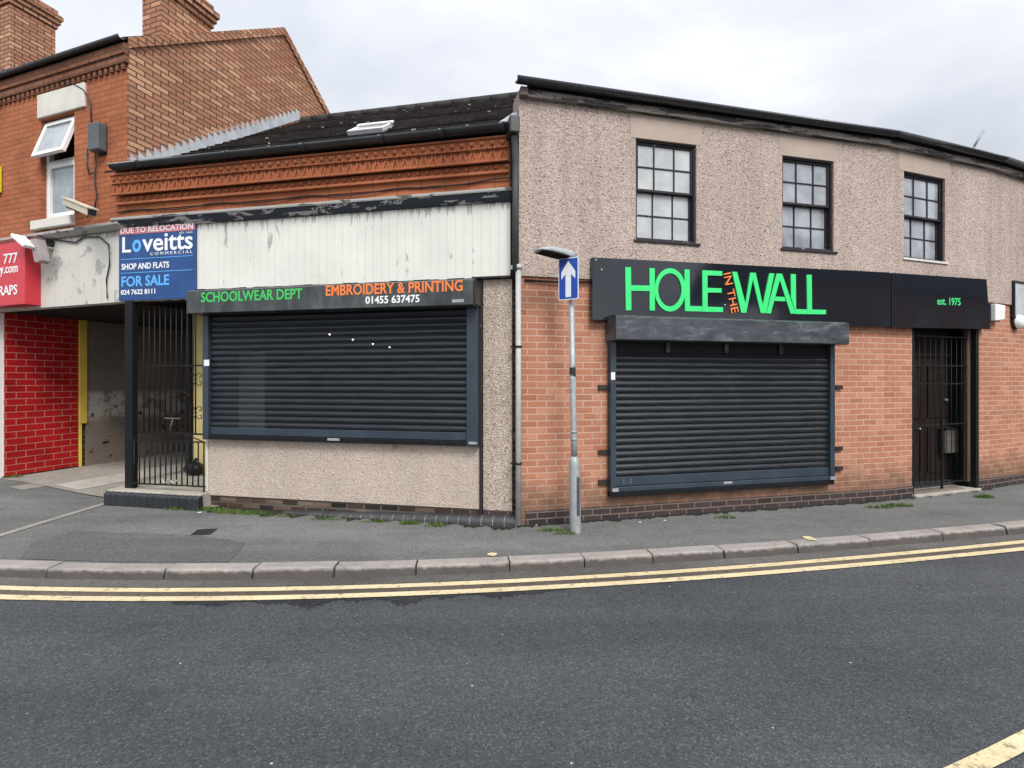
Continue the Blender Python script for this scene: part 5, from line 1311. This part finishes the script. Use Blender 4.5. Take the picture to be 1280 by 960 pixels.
for z_, s_ in ((1.78, 0.10), (1.62, 0.12)):
    q = H(z_); b = MB(); n = 12
    for k in range(n):
        a0, a1 = PI * (0.9 + 1.1 * k / n), PI * (0.9 + 1.1 * (k + 1) / n); rr = 0.0345
        j0, j1 = random.uniform(-0.02, 0.02), random.uniform(-0.02, 0.02)
        b.face([(q.x + rr * math.cos(a0), q.y + rr * math.sin(a0), q.z - s_ / 2 + j0), (q.x + rr * math.cos(a1), q.y + rr * math.sin(a1), q.z - s_ / 2 + j0), (q.x + rr * math.cos(a1), q.y + rr * math.sin(a1), q.z + s_ / 2 + j1), (q.x + rr * math.cos(a0), q.y + rr * math.sin(a0), q.z + s_ / 2 + j1)])
    b.build('sticker', 'tar' if z_ > 1.7 else 'lantern_grey', lp)
# lantern: flat head reaching left and towards the road
def wpt(px, py, d): return Vector(((px - CX) / FPX * d, d, CH + (HY - py) / FPX * d))
tp = H(3.04)
ax = Vector((-0.90, -0.44, 0.0)).normalized(); sd_ = Vector((0.44, -0.90, 0)).normalized(); up = Vector((0, 0, 1))
b = MB()
prof = [(-0.06, 0.035, 0.05, 0.02), (0.02, 0.055, 0.075, 0.0), (0.14, 0.085, 0.075, 0.012), (0.30, 0.10, 0.055, 0.024), (0.40, 0.085, 0.03, 0.026), (0.44, 0.05, 0.012, 0.026)]
rings = []
for s_, hw, ht, zb in prof:
    c0 = tp + ax * s_ + up * (zb - 0.01); rr = []
    for k in range(14):
        a = 2 * PI * k / 14; ca, sa = math.cos(a), math.sin(a)
        rr.append(c0 + sd_ * hw * math.copysign(abs(ca) ** 0.7, ca) + up * (ht * (max(sa, 0) ** 0.8) if sa > 0 else 0.012 * sa))
    rings.append(rr)
for r0_, r1_ in zip(rings, rings[1:]):
    for k in range(14): b.face([r0_[k], r0_[(k + 1) % 14], r1_[(k + 1) % 14], r1_[k]], True)
b.face(rings[0][::-1]); b.face(rings[-1])
b.build('lamp_head', 'lantern_grey', lp)
b = MB()
for i in range(4):
    s0, s1 = 0.06 + 0.085 * i, 0.06 + 0.085 * (i + 1); h0, h1 = 0.085 - 0.004 * abs(i - 1), 0.085 - 0.004 * abs(i)
    z0_, z1_ = -0.006 + 0.008 * i - 0.012, -0.006 + 0.008 * (i + 1) - 0.012
    P = [tp + ax * s0 + sd_ * h0 + up * z0_, tp + ax * s1 + sd_ * h1 + up * z1_, tp + ax * s1 - sd_ * h1 + up * z1_, tp + ax * s0 - sd_ * h0 + up * z0_]
    b.hexa([P[0] - up * 0.012, P[1] - up * 0.012, P[2] - up * 0.012, P[3] - up * 0.012, P[0], P[1], P[2], P[3]])
b.build('lens', plain('lens_dark', (0.012, 0.010, 0.009), 0.8, 0.08), lp)

# one-way plate clamped to the pole, turned a little
ts = thing('traffic_sign', 'blue one-way plate with white upward arrow on the lamp post', 'road sign', W0, 0.64, 5.2, 2.6)
sc_ = H(2.80) + Vector((-0.035, -0.055, 0.0)); th_ = R(-30)
FS = Frame(sc_.x, sc_.y, th_)
def plate(hw, z0, z1, r, n=5):
    p = []
    for cx_, cz_, a0 in ((hw - r, z0 + r, -PI / 2), (hw - r, z1 - r, 0), (-hw + r, z1 - r, PI / 2), (-hw + r, z0 + r, PI)):
        for k in range(n + 1): a = a0 + PI / 2 * k / n; p.append((cx_ + r * math.cos(a), cz_ + r * math.sin(a)))
    return p
zlo, zhi = 2.555, 3.015
MB(FS).prism(plate(0.118, zlo, zhi, 0.02), 0.0, 0.006).build('plate', 'sign_white', ts)
MB(FS).prism(plate(0.108, zlo + 0.012, zhi - 0.012, 0.014), -0.003, -0.0005).build('blue_face', 'sign_blue', ts)
zt_ = zhi - 0.035; MB(FS).prism([(0, zt_), (0.082, zt_ - 0.12), (0.082, zt_ - 0.20), (0.032, zt_ - 0.145), (0.032, zlo + 0.03), (-0.032, zlo + 0.03), (-0.032, zt_ - 0.145), (-0.082, zt_ - 0.20), (-0.082, zt_ - 0.12)], -0.005, -0.0035).build('arrow', 'sign_white', ts)
for z_ in (2.65, 2.92):
    MB(FS).box(-0.05, 0.075, 0.007, 0.03, z_ - 0.015, z_ + 0.015).build('clamp', 'galv', ts)

# small things on the pavement
p = gp(255, 665.5, 0.0, 0.0)
dc = thing('utility_cover', 'small dark square iron cover in the pavement', 'cover', W0, p.x, p.y, p.z)
b = MB(); MBm = Frame(p.x, p.y, R(12)); ring_ = MB(MBm)
hw = 0.10
ring_.box(-hw, hw, -hw, -hw + 0.015, 0.0, 0.008).box(-hw, hw, hw - 0.015, hw, 0.0, 0.008).box(-hw, -hw + 0.015, -hw + 0.015, hw - 0.015, 0.0, 0.008).box(hw - 0.015, hw, -hw + 0.015, hw - 0.015, 0.0, 0.008)
ring_.build('rim', 'drain', dc)
b = MB(MBm); b.box(-hw + 0.018, hw - 0.018, -hw + 0.018, hw - 0.018, 0.0, 0.005)
for i in range(5):
    for j in range(5): b.box(-0.07 + 0.03 * i, -0.055 + 0.03 * i, -0.07 + 0.03 * j, -0.055 + 0.03 * j, 0.0051, 0.007)
b.build('lid', 'drain', dc)
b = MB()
def soil_contact(fr, x0, x1, w0, w1, n):
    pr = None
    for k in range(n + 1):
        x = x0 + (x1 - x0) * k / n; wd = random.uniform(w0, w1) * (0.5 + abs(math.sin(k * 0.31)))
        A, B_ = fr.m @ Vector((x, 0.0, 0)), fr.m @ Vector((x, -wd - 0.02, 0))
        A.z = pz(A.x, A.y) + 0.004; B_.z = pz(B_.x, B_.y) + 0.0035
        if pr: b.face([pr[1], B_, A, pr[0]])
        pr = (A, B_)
soil_contact(FA, 0.0, AW, 0.01, 0.075, 150); soil_contact(FB, 0.05, BW, 0.01, 0.06, 70); soil_contact(FM, 1.5, MW, 0.11, 0.19, 110)
setting(b.build('wall_foot_contact_dirt', plain('dirt', (0.045, 0.040, 0.032), 0.95, 0.1, dirt=0.6, sc=30)), 'stuff')  # wall-foot soil whose dark strip also paints in contact shade
P = lambda px, py: gp(px, py, 0.0)
def spot(px, py, rx, ry, k): q = P(px, py); return (q.x, q.y, rx, ry, k)
weeds('weeds', [spot(225, 637, 0.20, 0.05, 1.1), spot(262, 638, 0.22, 0.06, 1.4), spot(285, 641, 0.2, 0.05, 1.1), spot(320, 643, 0.25, 0.04, 0.7), spot(355, 646, 0.2, 0.03, 0.4),
                spot(240, 637, 0.3, 0.03, 0.7), spot(300, 642, 0.3, 0.03, 0.7), spot(410, 650, 0.25, 0.02, 0.4), spot(470, 653, 0.2, 0.02, 0.3), spot(513, 655, 0.13, 0.04, 1.0), spot(545, 658, 0.15, 0.03, 0.4), spot(10, 606, 0.25, 0.08, 1.2),
                spot(690, 664, 0.2, 0.03, 0.5), spot(705, 668, 0.14, 0.03, 0.3), spot(1122, 633, 0.22, 0.05, 1.2), spot(1100, 635, 0.2, 0.04, 0.6), spot(1230, 622, 0.15, 0.06, 1.0), spot(905, 648, 0.15, 0.03, 0.3)])
for i, (px, py, s_, lb) in enumerate(((249, 642, 0.035, 'flattened scrap of white litter by the weeds at the black tiled step'), (671, 658, 0.02, 'tiny pale scrap of litter at the foot of the grey downpipe'),
                                   (831, 652, 0.022, 'tiny pale scrap of litter below the right-hand shutter'), (800, 654, 0.018, 'smaller pale scrap of litter a step from the lamp post'))):
    q = P(px, py); b = MB(Frame(q.x, q.y, random.uniform(0, 3)))
    pts = [Vector((s_ * math.cos(a) * random.uniform(0.6, 1.1), s_ * 0.7 * math.sin(a) * random.uniform(0.6, 1.1), q.z + 0.004 + random.uniform(0, 0.01))) for a in [2 * PI * k / 7 for k in range(7)]]
    cpt = Vector((0, 0, q.z + 0.016))
    for k in range(7): b.face([pts[k], pts[(k + 1) % 7], cpt])
    tag(b.build('litter_scrap', 'litter'), lb, 'litter', 'scraps of litter on the pavement')

for o in list(COL.objects):
    if '_f' in o: del o['_f']
